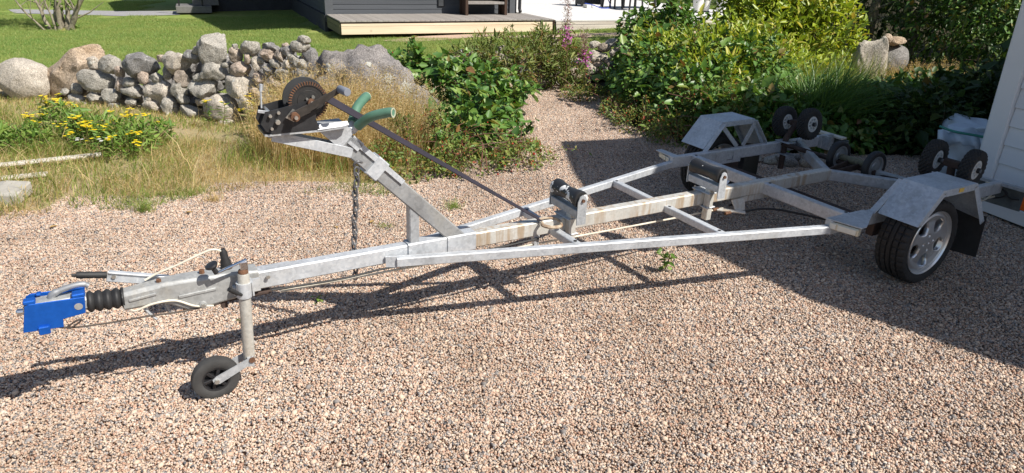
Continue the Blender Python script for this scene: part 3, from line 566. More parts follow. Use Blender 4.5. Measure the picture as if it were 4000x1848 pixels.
# winch post with its brackets
PD = Vector((-.7045, 0, .7097)); PN = Vector((.7097, 0, .7045)); P0 = Vector((-2.42, 0, .455)); PL = .905
wp = tp('winch_post', beam(P0, P0+PD*PL, .068, .088, .007, up=PN), M_GALV_P)
def pp(s, n, y): return P0+PD*s+PN*n+Vector((0, y, 0))
tp('post_strut', beam((-2.683, 0, .47), (-2.683, 0, .70), .055, .055, .005), M_GALV_D, wp)
tp('angle_sleeve', G().add(beam(pp(.50, .047, 0), pp(.865, .047, 0), .082, .006, .002, up=PN)).add(beam(pp(.50, .036, -.041), pp(.865, .036, -.041), .006, .028, .002, up=PN)).add(beam(pp(.80, .030, -.041), pp(.865, .030, -.041), .006, .05, .002, up=PN)), M_GALV, wp)
tp('clamp_collar', beam(pp(.625, .004, 0), pp(.695, .004, 0), .094, .112, .006, up=PN), M_GALV, wp)
tp('winch_tray', G().add(plate([(-3.41, -.075, 1.150), (-3.16, -.075, 1.150), (-3.05, -.085, 1.158), (-3.03, -.075, 1.160), (-3.03, .075, 1.160), (-3.41, .075, 1.150)], (0, 0, .009))).add(plate([(-3.175, -.080, 1.160), (-3.06, -.085, 1.168), (-3.025, -.08, 1.172), (-3.03, -.072, 1.19), (-3.16, -.068, 1.185)], (0, .004, -.002))), M_GALV_D, wp)
tp('tray_brace', G().add(beam((-3.37, -.035, 1.140), (-3.005, -.037, 1.020), .006, .050, .002)).add(beam((-3.37, .035, 1.140), (-3.005, .037, 1.020), .006, .050, .002)).add(beam((-3.37, 0, 1.135), (-3.03, 0, 1.03), .070, .006, .002)), M_GALV, wp)
tp('post_neck', G().add(plate([(-3.165, -.036, 1.150), (-3.03, -.036, 1.158), (-2.985, -.036, 1.125), (-3.06, -.036, 1.045)], (0, .072, 0))), M_GALV, wp)
# snubber: two hose covered arms
for s in (-1, 1):
    pts = curve([(-2.990, s*.020, 1.122), (-2.962, s*.055, 1.165), (-2.925, s*.105, 1.208), (-2.868, s*.165, 1.236), (-2.845, s*.19, 1.240)], 6)
    sn = tp('snubber_arm', tube(pts[:6], .015, 12), M_GALV, tr, 40)
    tp('green_hose', tube(pts[4:], [.0235]*(len(pts)-4), 16), M_HOSE, sn, 40)
    e = pts[-1]; d = (pts[-1]-pts[-2]).normalized(); tp('hose_end', lathe([(.0235, -.001), (.024, .002), (.016, .002), (.015, -.01), (0, -.012)], e, d, 18), M_HOSEIN, sn, 40)
# winch
WC = Vector((-3.200, 0, 1.290))
wi = tp('winch', G().add(box((-3.29, 0, 1.168), (.25, .13, .012))), M_WINCH)
side = [(-3.400, 1.262), (-3.375, 1.266), (-3.215, 1.298), (-3.185, 1.300), (-3.172, 1.275), (-3.178, 1.210), (-3.163, 1.164), (-3.375, 1.160), (-3.405, 1.175), (-3.418, 1.205)]
for y in (-.078, .062): tp('side_plate', plate([(x, y, z) for x, z in side], (0, .005, 0)), M_WINCH, wi)
K = 44
tp('gear_wheel', G().add(lathe([(.012, -.004), (.05, -.004), (.052, -.001), (.070, -.001), (.072, -.004), (.086, -.004), (.086, .006), (.012, .006)], WC+Vector((0, -.052, 0)), (0, 1, 0), K*4, False, lambda j, k: (.004 if k % 4 < 2 else -.004) if j in (5, 6) else 0)), M_GEAR, wi, 30)
teeth = G()
for k in range(K):
    a = 2*PI*k/K; c = WC+Vector((math.cos(a)*.0835, -.051, math.sin(a)*.0835)); d = Vector((math.cos(a), 0, math.sin(a))); teeth.add(beam(c-d*.008, c+d*.007, .006, .013, .001, up=(0, 1, 0)))
tag(tp('gear_teeth', teeth, M_RUST, wi), kind='stuff')
tp('drum', G().add(lathe([(.0, -.038), (.045, -.038), (.045, .03), (0, .03)], WC, (0, 1, 0), 28)).add(lathe([(0, .03), (.096, .03), (.098, .034), (.096, .038), (0, .038)], WC, (0, 1, 0), 48)).add(lathe([(0, -.040), (.072, -.040), (.074, -.034), (0, -.034)], WC, (0, 1, 0), 40)), M_DRUM, wi, 35)
tp('strap_roll', lathe([(0, -.028), (.062, -.028), (.062, .028), (0, .028)], WC, (0, 1, 0), 32), M_STRAP, wi, 40)
ha = tp('crank_arm', G().add(beam((-3.292, -.112, 1.240), (-3.215, -.112, 1.272), .008, .040, .002)).add(beam((-3.225, -.112, 1.268), (-3.125, -.120, 1.322), .008, .032, .002)).add(beam((-3.13, -.120, 1.319), (-3.062, -.124, 1.354), .008, .026, .002)), M_HANDLE, wi)
tp('crank_grip', lathe([(0, 0), (.017, 0), (.019, .004), (.0185, .085), (.016, .09), (0, .09)], (-3.070, -.115, 1.350), (.10, -1, .02), 20), M_GRIP, wi, 40)
tp('hub_nut', G().add(lathe([(0, 0), (.020, 0), (.020, .022), (0, .022)], (-3.283, -.118, 1.243), (0, -1, 0), 20)), M_RUST, wi, 40)
tp('hub_plate', G().add(plate([(-3.318, -.100, 1.235), (-3.283, -.100, 1.272), (-3.248, -.100, 1.250), (-3.283, -.100, 1.213)], (0, .006, 0))), M_BOLT, wi)
b = G()
for x, y, z, r_ in ((-3.283, -.142, 1.243, .009), (-3.352, -.083, 1.216, .012), (-3.382, -.083, 1.246, .008), (-3.345, -.083, 1.258, .008), (-3.196, -.102, 1.292, .011), (-3.182, -.062, 1.313, .008), (-3.21, -.062, 1.305, .006), (-3.38, -.083, 1.188, .007)): b.add(bolt((x, y, z), (0, -1, 0), r_, .014))
b.add(lathe([(0, 0), (.010, 0), (.010, .11), (0, .11)], (-3.352, -.10, 1.216), (0, 1, 0), 12)).add(lathe([(0, 0), (.008, 0), (.008, .13), (0, .13)], (-3.375, -.07, 1.25), (0, 1, 0), 12))
tp('bolt', b, M_BOLT, wi, each=True); tp('spindle_cap', lathe([(0, 0), (.018, 0), (.018, .02), (0, .02)], (-3.196, -.083, 1.292), (0, -1, 0), 18), M_RUST, wi, 40)
tp('ratchet_lever', G().add(beam((-3.392, .045, 1.255), (-3.388, .045, 1.335), .006, .016, .002, up=(0, 1, 0))).add(beam((-3.388, .045, 1.33), (-3.383, .045, 1.362), .012, .020, .003, up=(0, 1, 0))).add(beam((-3.425, -.05, 1.262), (-3.38, -.06, 1.255), .006, .014, .002)), M_GALV, wi, each=True)
# strap and hook
def ribbon(a, b, w1, w2, th, tw):
    a, b = Vector(a), Vector(b); d = (b-a).normalized(); n = 14; v = []; f = []
    for i in range(n+1):
        t = i/n; p = a.lerp(b, t); ang = tw+.35*(1-t)**1.5; s = Vector((0, 1, 0)); s = (s-d*s.dot(d)).normalized(); u = d.cross(s); e = s*math.cos(ang)+u*math.sin(ang); q = d.cross(e); ww = (w1+(w2-w1)*t)/2
        v += [p+e*ww+q*th, p-e*ww+q*th, p-e*ww-q*th, p+e*ww-q*th]
    for i in range(n):
        for k in range(4): f.append((4*i+k, 4*i+(k+1) % 4, 4*i+4+(k+1) % 4, 4*i+4+k))
    return v, f+[(0, 1, 2, 3), (4*n, 4*n+1, 4*n+2, 4*n+3)]
tp('winch_strap', ribbon((-3.145, 0, 1.318), (-1.885, -.035, .484), .050, .036, .002, .35), M_STRAP)
tp('strap_hook', tube(curve([(-1.91, -.03, .490), (-1.84, -.025, .488), (-1.775, -.035, .474), (-1.77, -.075, .462), (-1.80, -.11, .458), (-1.86, -.11, .462), (-1.90, -.08, .470), (-1.89, -.05, .476)], 5), [.008]*18+[.011]*18, 8), M_HOOK, tr, 40)
# safety chain
ch = tp('safety_chain', tube(curve([(-2.985, -.046, .945), (-3.005, -.058, .965), (-2.99, -.07, .985), (-2.965, -.06, .975)], 5), .007, 8), M_CHAIN, tr, 50)
lk = G().add(lathe([(.0045*math.cos(a)+.0, .0045*math.sin(a)) for a in ()] or [(0, 0)], (0, 0, 0))) if 0 else None
ring = [(.013*math.cos(2*PI*k/14), 0, .013*math.sin(2*PI*k/14)+(.010 if math.sin(2*PI*k/14) > 0 else -.010)) for k in range(15)]
lg = G().add(tube(ring, .0052, 7, False)); lme = bpy.data.meshes.new('chain_link'); lme.from_pydata(lg.v, [], lg.f); lme.materials.append(M_CHAIN); lme.shade_smooth()
for k in range(19):
    z = .930-k*.0345; t = k/18; o = link('chain_link', lme, ch, (-2.992+.004*math.sin(k*1.3), -.050+.105*min(1, t*1.5), z)); o.rotation_euler = (random.uniform(-.12, .12), random.uniform(-.12, .12), (PI/2 if k % 2 else 0)+.35)
# keel rollers
def keel(X, zb):
    r = thing('keel_roller', None, None); r.parent = tr; r.location = (X, 0, 0)
    for k in ('label', 'category'):
        if k in r: del r[k]
    tp('bracket_post', beam((0, -.062, zb), (0, -.062, .555), .050, .046, .004), M_GALV_S, r)
    tp('clamp_plate', G().add(box((0, -.012, .4805), (.085, .16, .008))).add(box((0, -.012, .379), (.085, .16, .008))), M_GALV, r, bevel=.003, each=True)
    tp('clamp_bolt', G().add(tube([(-.028, .052, .37), (-.028, .052, .50)], .006, 8)).add(tube([(.028, .052, .37), (.028, .052, .50)], .006, 8)), M_BOLT, r, each=True)
    g = G().add(beam((0, -.155, .535), (0, .125, .535), .060, .050, .004))
    for y in (-.166, .134): g.add(plate([(-.032, y, .470 if y < 0 else .50), (.032, y, .470 if y < 0 else .50), (.032, y, .615), (.020, y, .645), (0, y, .655), (-.020, y, .645), (-.032, y, .615)], (0, .006, 0)))
    tp('roller_cradle', g, M_GALV_D if X < -1 else M_GALV, r)
    tp('roller', lathe([(.0, -.150), (.046, -.150), (.052, -.140), (.051, -.115), (.043, -.065), (.040, -.015), (.043, .035), (.051, .09), (.052, .112), (.046, .122), (0, .122)], (0, 0, .622), (0, 1, 0), 36), M_PEEL if X < -1 else M_PEEL2, r, 40)
    tp('axle_pin', G().add(lathe([(0, 0), (.010, 0), (.010, .012), (0, .012)], (0, -.166, .622), (0, -1, 0), 12)).add(lathe([(0, 0), (.010, 0), (.010, .012), (0, .012)], (0, .140, .622), (0, 1, 0), 12)), M_RUST, r, each=True)
keel(-1.69, .335); keel(-.56, .290)
# axle and road wheels
tp('axle', G().add(beam((.475, -.85, .285), (.475, .85, .285), .060, .060, .01)).add(box((.40, -.74, .335), (.30, .05, .09))).add(box((.40, .74, .335), (.30, .05, .09))), M_RUSTD)
def tyre(R, W, ri, knob=None):
    w = W/2
    if knob == 'road':
        pr = [(ri, -w*.82), (ri+.018, -w*.93), (R*.86, -w*1.0), (R*.945, -w*.97), (R*.985, -w*.84), (R*.993, -w*.66), (R*.993, -w*.60), (R*.962, -w*.595), (R*.962, -w*.51), (R, -w*.505), (R, -w*.23), (R*.965, -w*.22), (R*.965, -w*.12), (R, -w*.11), (R, w*.11), (R*.965, w*.12), (R*.965, w*.22), (R, w*.23), (R, w*.505), (R*.962, w*.51), (R*.962, w*.595), (R*.993, w*.60), (R*.993, w*.66), (R*.985, w*.84), (R*.945, w*.97), (R*.86, w*1.0), (ri+.018, w*.93), (ri, w*.82)]
        return lathe(pr, (0, 0, 0), (0, 1, 0), 180, True, lambda j, k: -.007 if (3 <= j <= 6 or 21 <= j <= 24 or j in (9, 10, 17, 18)) and (k+(2 if j > 12 else 0)) % 5 == 0 else 0)
    pr = [(ri, -w*.7), (ri+.012, -w*.85), (R*.80, -w*1.0), (R*.90, -w*.93), (R*.945, -w*.80), (R*.955, -w*.66), (R*.965, -w*.52), (R*.975, -w*.38), (R*.98, -w*.24), (R*.985, -w*.10), (R*.985, w*.04), (R*.98, w*.18), (R*.975, w*.32), (R*.965, w*.46), (R*.955, w*.60), (R*.945, w*.74), (R*.90, w*.93), (R*.80, w*1.0), (ri+.012, w*.85), (ri, w*.7)]
    if knob == 'knob': return lathe(pr, (0, 0, 0), (0, 1, 0), 120, True, lambda j, k: (.007 if ((k+2*(j//2)) % 5 < 3 and (j % 2 or (k+j) % 5 < 3)) else -.002) if 3 <= j <= 16 else 0)
    return lathe(pr, (0, 0, 0), (0, 1, 0), 60)
def alloy():
    """five-hole cast rim, outer face towards -y"""
    R = .214; nr, na = 30, 200; v = []; f = []
    def dish(r): return -.012*math.cos(min(1, r/.15)*PI*.5) - (.0 if r < .15 else .30*(r-.15)) + (0 if r < .185 else .9*(r-.185)) + (-.02 if r < .035 else 0)*0
    for i in range(nr):
        r = .006+(R-.006)*i/(nr-1)
        for k in range(na): a = 2*PI*k/na; v.append((r*math.cos(a), dish(r), r*math.sin(a)))
    def hole(r, a):
        q = (a+PI*2+.55) % (2*PI/5)-PI/5; x, y = r*math.cos(q)-.128, r*math.sin(q)
        big = (x/.050)**2+(y/(.047+.16*x))**2 < 1
        b = any((r*math.cos(a)-.05*math.cos(t))**2+(r*math.sin(a)-.05*math.sin(t))**2 < .0105**2 for t in (.5+PI/2*i for i in range(4)))
        return big, b
    for i in range(nr-1):
        for k in range(na):
            r = .006+(R-.006)*(i+.5)/(nr-1); h, b = hole(r, 2*PI*(k+.5)/na)
            if h or b: continue
            f.append((i*na+k, (i+1)*na+k, (i+1)*na+(k+1) % na, i*na+(k+1) % na))
    return v, f
def road_wheel(y, zc, s):
    w = thing('road_wheel', None, None); w.parent = tr; w.location = (.475, y, zc); w.rotation_euler = (0, .35, 0 if s < 0 else PI)
    for k in ('label', 'category'):
        if k in w: del w[k]
    tp('tyre', tyre(.290, .205, .212, 'road'), M_TYRE, w, 35)
    g = G(); g.v, g.f = alloy(); g.v = [(x, yy-.072, z) for x, yy, z in g.v]
    rm = tp('rim', g, M_ALLOY, w, 35, solid=.032)
    tp('rim_barrel', lathe([(.210, -.085), (.219, -.094), (.217, -.075), (.202, -.060), (.198, .07), (.214, .085)], (0, 0, 0), (0, 1, 0), 60, True), M_ALLOY, w, 40)
    tp('brake_drum', G().add(lathe([(0, -.015), (.105, -.015), (.112, -.005), (.112, .06), (0, .06)], (0, 0, 0), (0, 1, 0), 36)), M_RUSTD, w, 40)
road_wheel(-.930, .300, -1); road_wheel(.930, .264, 1)
# mudguards
def fender(s, label=None):
    prof = [(.200, .472), (.3835, .682), (.7522, .682), (.985, .385)]; yi, yo = .797, 1.062; zc = 0
    g = G(); n = len(prof)
    inn = [(.236, .465), (.402, .640), (.735, .640), (.945, .368)]
    v = [(x, s*yi, z) for x, z in prof]+[(x, s*yo, z) for x, z in prof]+[(x, s*yo, z) for x, z in inn]+[(x, s*yi, z) for x, z in inn]; f = []
    for k in range(n-1): f += [(k, k+1, n+k+1, n+k), (n+k, n+k+1, 2*n+k+1, 2*n+k), (k, 3*n+k, 3*n+k+1, k+1)]
    fd = tp('mudguard', (v, f), M_FEND, solid=.003)
    tp('guard_brace', beam((.372, s*.792, .655), (.545, s*.755, .470), .006, .040, .002, up=(1, 0, 0)), M_GALV_D, fd)
    tp('guard_brace', beam((.765, s*.792, .655), (.610, s*.755, .470), .006, .040, .002, up=(1, 0, 0)), M_GALV_D, fd)
    tp('guard_brace', beam((.385, s*.785, .672), (.185, s*.760, .462), .045, .006, .002, up=(.73, 0, -.68)), M_GALV, fd)
    tp('guard_brace', beam((.752, s*.785, .672), (.90, s*.760, .465), .045, .006, .002, up=(.78, 0, .62)), M_GALV, fd)
    b = G()
    for x, z in ((.40, .662), (.742, .662), (.955, .385), (.225, .475)): b.add(bolt((x, s*1.064, z), (0, s, 0), .007, .006))
    for x, y in ((.37, .83), (.5, 1.03), (.395, 1.03), (.70, 1.03), (.56, .84)): b.add(bolt((x, s*y, .682 if x > .3835 else .667), (0, 0, 1), .005, .003))
    tp('bolt', b, M_BOLT, fd, each=True)
    if s < 0: tp('sticker', box((.575, -1.0665, .664), (.05, .002, .026)), M_YEL, fd)
    else: pass
    tp('mudflap', plate([(.96, s*.86, .42), (.985, s*1.07, .42), (1.0, s*1.075, .12), (.975, s*.865, .11)], (.006, 0, 0)), M_RUB, tr)
    tp('marker_bracket', plate([(-.205, s*.715, .469), (-.150, s*.930, .469), (-.095, s*.925, .469), (.20, s*.765, .469), (.16, s*.715, .469)] if s < 0 else [(-.20, .715, .466), (-.19, .935, .466), (-.125, .935, .466), (-.12, .715, .466)], (0, 0, .005)), M_GALV)
    mp = tp('marker_lamp', beam((-.185, s*.745, .438), (-.140, s*.915, .438), .040, .048, .006), M_LENS if s < 0 else M_RIMD)
    tp('lens', beam((-.206, s*.752, .438), (-.196, s*.79, .438), .006, .036, .003), M_LENSC, mp); tp('lens', beam((-.194, s*.80, .438), (-.166, s*.908, .438), .006, .036, .003), M_LENSC, mp)
fender(-1); fender(1)
g = G().add(box((.275, .708, .452), (.56, .006, .020))).add(box((.275, .708, .366), (.56, .006, .024)))
for x0, x1 in ((-.005, .20), (.27, .395), (.465, .555)): g.add(box(((x0+x1)/2, .708, .410), (x1-x0, .006, .066)))
tp('axle_plate', g, M_GALV)
g = G().add(box((.275, -.708, .41), (.56, .006, .10))); tp('axle_plate', g, M_GALV)
# swivelling pneumatic rollers
def pneu(w1, w2, post):
    r = thing('swivel_rollers', None, None); r.parent = tr
    for k in ('label', 'category'):
        if k in r: del r[k]
    w1, w2 = Vector(w1), Vector(w2); ax = (w2-w1).normalized(); mid = (w1+w2)/2
    tp('axle_tube', tube([w1-ax*.06, w2+ax*.06], .014, 12), M_CHAIN, r, 40)
    tp('swivel_post', G().add(tube([post, (post[0], post[1], .50), tuple(mid)], .026, 14)).add(beam(mid-ax*.05, mid+ax*.05, .05, .05, .006)), M_RUSTD, r, 40)
    tp('clamp_plate', G().add(box((post[0], post[1], .474), (.10, .15, .008))).add(box((post[0], post[1], .368), (.10, .15, .008))), M_GALV_D, r, bevel=.004, each=True)
    for c, sgn in ((w1, -1), (w2, 1)):
        o = thing('pneumatic_wheel', None, None); o.parent = r; o.location = c
        for k in ('label', 'category'):
            if k in o: del o[k]
        o.rotation_mode = 'QUATERNION'; o.rotation_quaternion = Vector((0, 1, 0)).rotation_difference(ax)
        # thing > part > sub-part only: wheel pieces hang on the rollers part
        for nm, g, m in (('tyre', G().add(tyre(.132, .085, .062, 'knob')), M_TYRE), ('rim', None, None), ('hub', G().add(lathe([(0, -.055), (.018, -.055), (.018, .055), (0, .055)], (0, 0, 0), (0, 1, 0), 14)), M_RUB)):
            if nm == 'rim':
                g = G()
                for y in (-.028, .028):
                    g.add(lathe([(.060, y-.006), (.066, y-.004), (.066, y+.004), (.050, y+.005), (.050, y-.005)], (0, 0, 0), (0, 1, 0), 32, True)); g.add(lathe([(.016, y-.008), (.026, y-.008), (.026, y+.008), (.016, y+.008)], (0, 0, 0), (0, 1, 0), 20, True))
                    for q in range(8):
                        a = 2*PI*q/8; g.add(beam((.022*math.cos(a), y, .022*math.sin(a)), (.054*math.cos(a), y, .054*math.sin(a)), .010, .012, .002, up=(0, 1, 0)))
                g.add(lathe([(.046, -.03), (.048, -.03), (.048, .03), (.046, .03)], (0, 0, 0), (0, 1, 0), 28, True)); m = M_WRIM
            p = tp(nm, g, m, r, 35); p.rotation_mode = 'QUATERNION'; p.rotation_quaternion = o.rotation_quaternion; p.location = c
        bpy.data.objects.remove(o)
pneu((1.160, .815, .618), (1.175, .570, .650), (1.075, .70, .23))
pneu((1.030, -.600, .690), (1.055, -.855, .683), (1.05, -.745, .33))
# rear centre rollers
rr_ = tp('rear_rollers', G().add(tube([(1.06, .71, .452), (1.06, -.71, .452)], .020, 12)).add(beam((.80, .03, .44), (1.06, .05, .47), .012, .05)).add(beam((.80, -.03, .44), (1.06, -.05, .47), .012, .05)), M_RUSTD, tr, 40)
tp('spool', lathe([(0, -.13), (.024, -.13), (.026, -.05), (.030, -.045), (.030, .045), (.026, .05), (.024, .13), (0, .13)], (1.06, 0, .495), (0, 1, 0), 20), simple('mossy_steel', (.16, .15, .10), .8, .1, .4, 30), rr_, 40)
for y in (-.16, .158):
    tp('tyre', lathe([(.088, -.022), (.112, -.026), (.122, -.020), (.126, -.008), (.126, .008), (.122, .020), (.112, .026), (.088, .022)], (1.06, y, .493), (0, 1, 0), 48, True), M_RUB, rr_, 40)
    tp('rim', lathe([(0, -.012), (.030, -.012), (.036, -.004), (.070, -.006), (.078, -.018), (.090, -.020), (.090, .018), (.078, .016), (.070, .006), (.036, .004), (.030, .012), (0, .012)], (1.06, y, .493), (0, 1, 0), 40), M_RIMD, rr_, 35)
# light boards
lb = tp('light_board', G().add(box((1.78, -.735, .362), (.018, .37, .165))), M_BOARD, bevel=.003); tp('board_rail', G().add(box((1.75, -.74, .452), (.05, .40, .022))), M_GALV_D, lb)
tp('lamp', G().add(box((1.80, -.945, .345), (.055, .06, .105))), M_ORANGE, lb, bevel=.006)
tp('wiring', G().add(tube(curve([(1.765, -.74, .40), (1.762, -.70, .37), (1.762, -.72, .33), (1.764, -.78, .35), (1.762, -.81, .39), (1.762, -.77, .41)], 6), .006, 6)).add(tube(curve([(1.762, -.79, .40), (1.762, -.84, .36), (1.762, -.90, .37)], 6), .005, 6)), M_RUB, lb, 50, each=True)
tp('white_cable', tube(curve([(1.60, -.72, .475), (1.68, -.735, .44), (1.74, -.72, .36), (1.70, -.70, .31), (1.60, -.72, .33)], 8), .007, 8), M_CORD, lb, 50)
tp('white_cable', tube(curve([(1.70, -.66, .315), (1.74, -.70, .32), (1.75, -.74, .345)], 8), .007, 8), M_CORD, lb, 50)
lf = tp('light_board', G().add(box((1.78, .765, .375), (.018, .37, .13))), M_BOARD, bevel=.003); tp('board_rail', G().add(box((1.76, .765, .452), (.07, .30, .016))), M_CORD, lf)
tp('rail_end', G().add(box((1.62, .70, .425), (.16, .03, .11))).add(box((1.57, .66, .425), (.03, .09, .12))), M_GALV_D)
tp('bow_bracket', beam((1.06, -.20, .455), (1.10, -.70, .455), .045, .05, .005), M_GALV_D)
# overrun housing
def loft(sec, n=8):
    v = []; f = []
    for X, y, z0, z1, c in sec:
        for i, j in ((-y+c, z0), (y-c, z0), (y, z0+c), (y, z1-c), (y-c, z1), (-y+c, z1), (-y, z1-c), (-y, z0+c)): v.append((X, i, j))
    for k in range(len(sec)-1):
        for i in range(n): f.append((k*n+i, k*n+(i+1) % n, (k+1)*n+(i+1) % n, (k+1)*n+i))
    return v, f+[tuple(range(n)), tuple(range((len(sec)-1)*n, len(sec)*n))]
oh = tp('overrun_housing', G().add(loft([(-4.085, .040, .400, .488, .014), (-3.93, .044, .402, .505, .014), (-3.90, .046, .390, .508, .014), (-3.83, .050, .348, .508, .012), (-3.76, .052, .345, .506, .012), (-3.62, .052, .362, .502, .010), (-3.50, .050, .378, .490, .010)])), M_CAST, smooth=25, bevel=.003)
tp('rib', G().add(beam((-4.06, -.043, .452), (-3.95, -.047, .465), .008, .012, .003)).add(beam((-3.86, -.052, .430), (-3.70, -.054, .438), .008, .014, .004)).add(lathe([(0, 0), (.020, 0), (.016, .012), (0, .012)], (-3.765, -.050, .368), (0, -1, 0), 14)), M_CAST, oh, 30, each=True)
tp('bolt', G().add(bolt((-3.93, -.01, .505), (0, 0, 1), .012, .012)).add(bolt((-3.745, .0, .506), (0, 0, 1), .013, .018)), M_RUST, oh, each=True); tp('side_bolt', G().add(bolt((-3.765, -.06, .368), (0, -1, 0), .011, .012)).add(bolt((-3.46, -.05, .45), (0, -1, 0), .010, .01)), M_BOLT, oh, each=True)
bl = [(.030, 0)]
for k in range(4): bl += [(.046, .012+.034*k), (.049, .018+.034*k), (.046, .025+.034*k), (.037, .033+.034*k)]
tp('bellows', lathe(bl+[(.046, .142), (.046, .150), (0, .150)], (-4.228, 0, .463), (1, 0, -.06), 32), M_RUB, tr, 50)
# coupling lock
cp = tp('coupling_lock', G().add(plate([(x, -.056, z) for x, z in ((-4.442, .515), (-4.425, .524), (-4.222, .515), (-4.232, .438), (-4.318, .428), (-4.322, .390), (-4.468, .398))], (0, .006, 0))).add(plate([(x, .050, z) for x, z in ((-4.442, .515), (-4.425, .524), (-4.222, .515), (-4.232, .438), (-4.318, .428), (-4.322, .390), (-4.468, .398))], (0, .006, 0))).add(box((-4.395, 0, .403), (.14, .10, .006))), M_BLUEM, bevel=.002)
tp('tab', G().add(box((-4.422, -.035, .530), (.045, .04, .018))).add(box((-4.392, .03, .528), (.02, .03, .012))).add(box((-4.245, -.03, .523), (.05, .05, .018))).add(box((-4.392, -.060, .396), (.042, .02, .038))), M_BLUEM, cp, bevel=.004, each=True)
tp('lock_hole', lathe([(0, 0), (.015, 0), (.016, .0015), (0, .0015)], (-4.252, -.0562, .476), (0, -1, 0), 24), M_CAST, cp, 40)
ca = tp('coupling_head', G().add(loft([(-4.45, .03, .44, .50, .012), (-4.40, .045, .41, .515, .014), (-4.28, .044, .435, .512, .014), (-4.22, .035, .44, .50, .012)])), M_CAST, smooth=30)
tp('release_handle', tube(curve([(-4.350, 0, .490), (-4.344, 0, .522), (-4.318, 0, .538), (-4.262, 0, .551), (-4.222, 0, .551), (-4.204, 0, .540)], 5), [.016]*10+[.013]*12+[.011]*4, 12), M_RIMD, ca, 45)
tp('safety_pin', lathe([(0, 0), (.014, .0), (.014, .02), (.008, .026), (0, .026)], (-4.452, -.03, .485), (-1, 0, .1), 16), M_CHROME, ca, 40)
# hand brake
hb = tp('handbrake_lever', G().add(beam((-4.13, .058, .545), (-3.88, .058, .468), .014, .050, .004)).add(beam((-4.12, .058, .564), (-3.88, .058, .490), .030, .008, .003)), M_GALV); tp('brake_grip', G().add(tube([(-4.245+.0165*k, .058, .574-.0032*k) for k in range(8)], [.014, .0165, .0145, .0165, .0145, .0165, .0145, .016], 12)).add(tube([(-4.262, .058, .577), (-4.24, .058, .573)], .008, 8)), M_RUB, hb, 50)
tp('lever_bolt', bolt((-4.105, .050, .540), (0, -1, 0), .010, .006), M_BOLT, hb)
# jockey wheel
jp = tp('jockey_post', G().add(lathe([(.0275, .0), (.0275, .47), (.024, .478), (0, .478)], (-3.600, -.112, .045), (.045, 0, 1), 24)), galv('worn_zinc_tube', (.43, .42, .385), .15, .5), tr, 40)
tp('clamp', G().add(lathe([(.0275, 0), (.035, .0), (.035, .075), (.0275, .075)], (-3.585, -.112, .400), (.045, 0, 1), 24, True)).add(box((-3.535, -.085, .437), (.06, .012, .065))).add(box((-3.545, -.100, .437), (.008, .06, .07))).add(beam((-3.62, -.06, .44), (-3.62, -.06, .40), .06, .014)), M_GALV, jp, 40)
tp('clamp_lever', G().add(tube([(-3.655, -.165, .478), (-3.618, -.150, .440)], .011, 10)).add(tube([(-3.618, -.150, .440), (-3.600, -.140, .425)], .008, 8)), M_RUB, jp, 40)
tp('top_collar', lathe([(.018, 0), (.024, .002), (.022, .014), (.014, .022), (0, .022)], (-3.578, -.112, .522), (.045, 0, 1), 18), M_RUST, jp, 40)
tp('crank', G().add(beam((-3.555, -.112, .588), (-3.690, -.112, .546), .016, .012, .003)).add(box((-3.572, -.112, .562), (.034, .030, .040))), M_CHROME, jp, bevel=.002)
tp('crank_knob', G().add(lathe([(0, 0), (.012, .0), (.011, .030), (.024, .036), (.030, .044), (.028, .052), (.012, .055), (0, .055)], (-3.692, -.112, .545), (-.42, 0, 1), 20)), M_BLACK, jp, 40)
jw = tp('jockey_fork', G().add(plate([(-3.585, -.150, .088), (-3.585, -.150, .052), (-3.75, -.150, -.022), (-3.775, -.150, -.018), (-3.780, -.150, .006), (-3.762, -.150, .020)], (0, .006, 0))).add(plate([(-3.585, -.080, .088), (-3.585, -.080, .052), (-3.75, -.080, -.022), (-3.775, -.080, -.018), (-3.780, -.080, .006), (-3.762, -.080, .020)], (0, .006, 0))).add(box((-3.598, -.112, .058), (.03, .072, .05))), M_GALV_D, tr)
tp('tyre', lathe([(.062, -.022), (.068, -.027), (.094, -.029), (.107, -.023), (.111, -.010), (.111, .010), (.107, .023), (.094, .029), (.068, .027), (.062, .022)], (-3.762, -.112, -.004), (0, 1, 0), 56, True), M_TYRE2, jw, 40)
g = G().add(lathe([(.056, -.022), (.066, -.024), (.066, .024), (.056, .022)], (-3.762, -.112, -.004), (0, 1, 0), 40, True)).add(lathe([(0, -.026), (.018, -.026), (.018, .026), (0, .026)], (-3.762, -.112, -.004), (0, 1, 0), 18)).add(lathe([(0, .004), (.055, .004), (.055, .008), (0, .008)], (-3.762, -.112, -.004), (0, 1, 0), 30))
for q in range(6):
    a = 2*PI*q/6+.2; g.add(beam((-3.762+.016*math.cos(a), -.117, -.004+.016*math.sin(a)), (-3.762+.056*math.cos(a), -.117, -.004+.056*math.sin(a)), .016, .030, .002, up=(0, 1, 0)))
tp('rim', g, M_BLACK, jw, 40); tp('axle_bolt', bolt((-3.762, -.150, -.002), (0, -1, 0), .012, .014), M_BOLT, jw); tp('pivot', lathe([(0, 0), (.014, 0), (.014, .09), (0, .09)], (-3.592, -.157, .070), (0, 1, 0), 14), M_RUST, jw, 40)
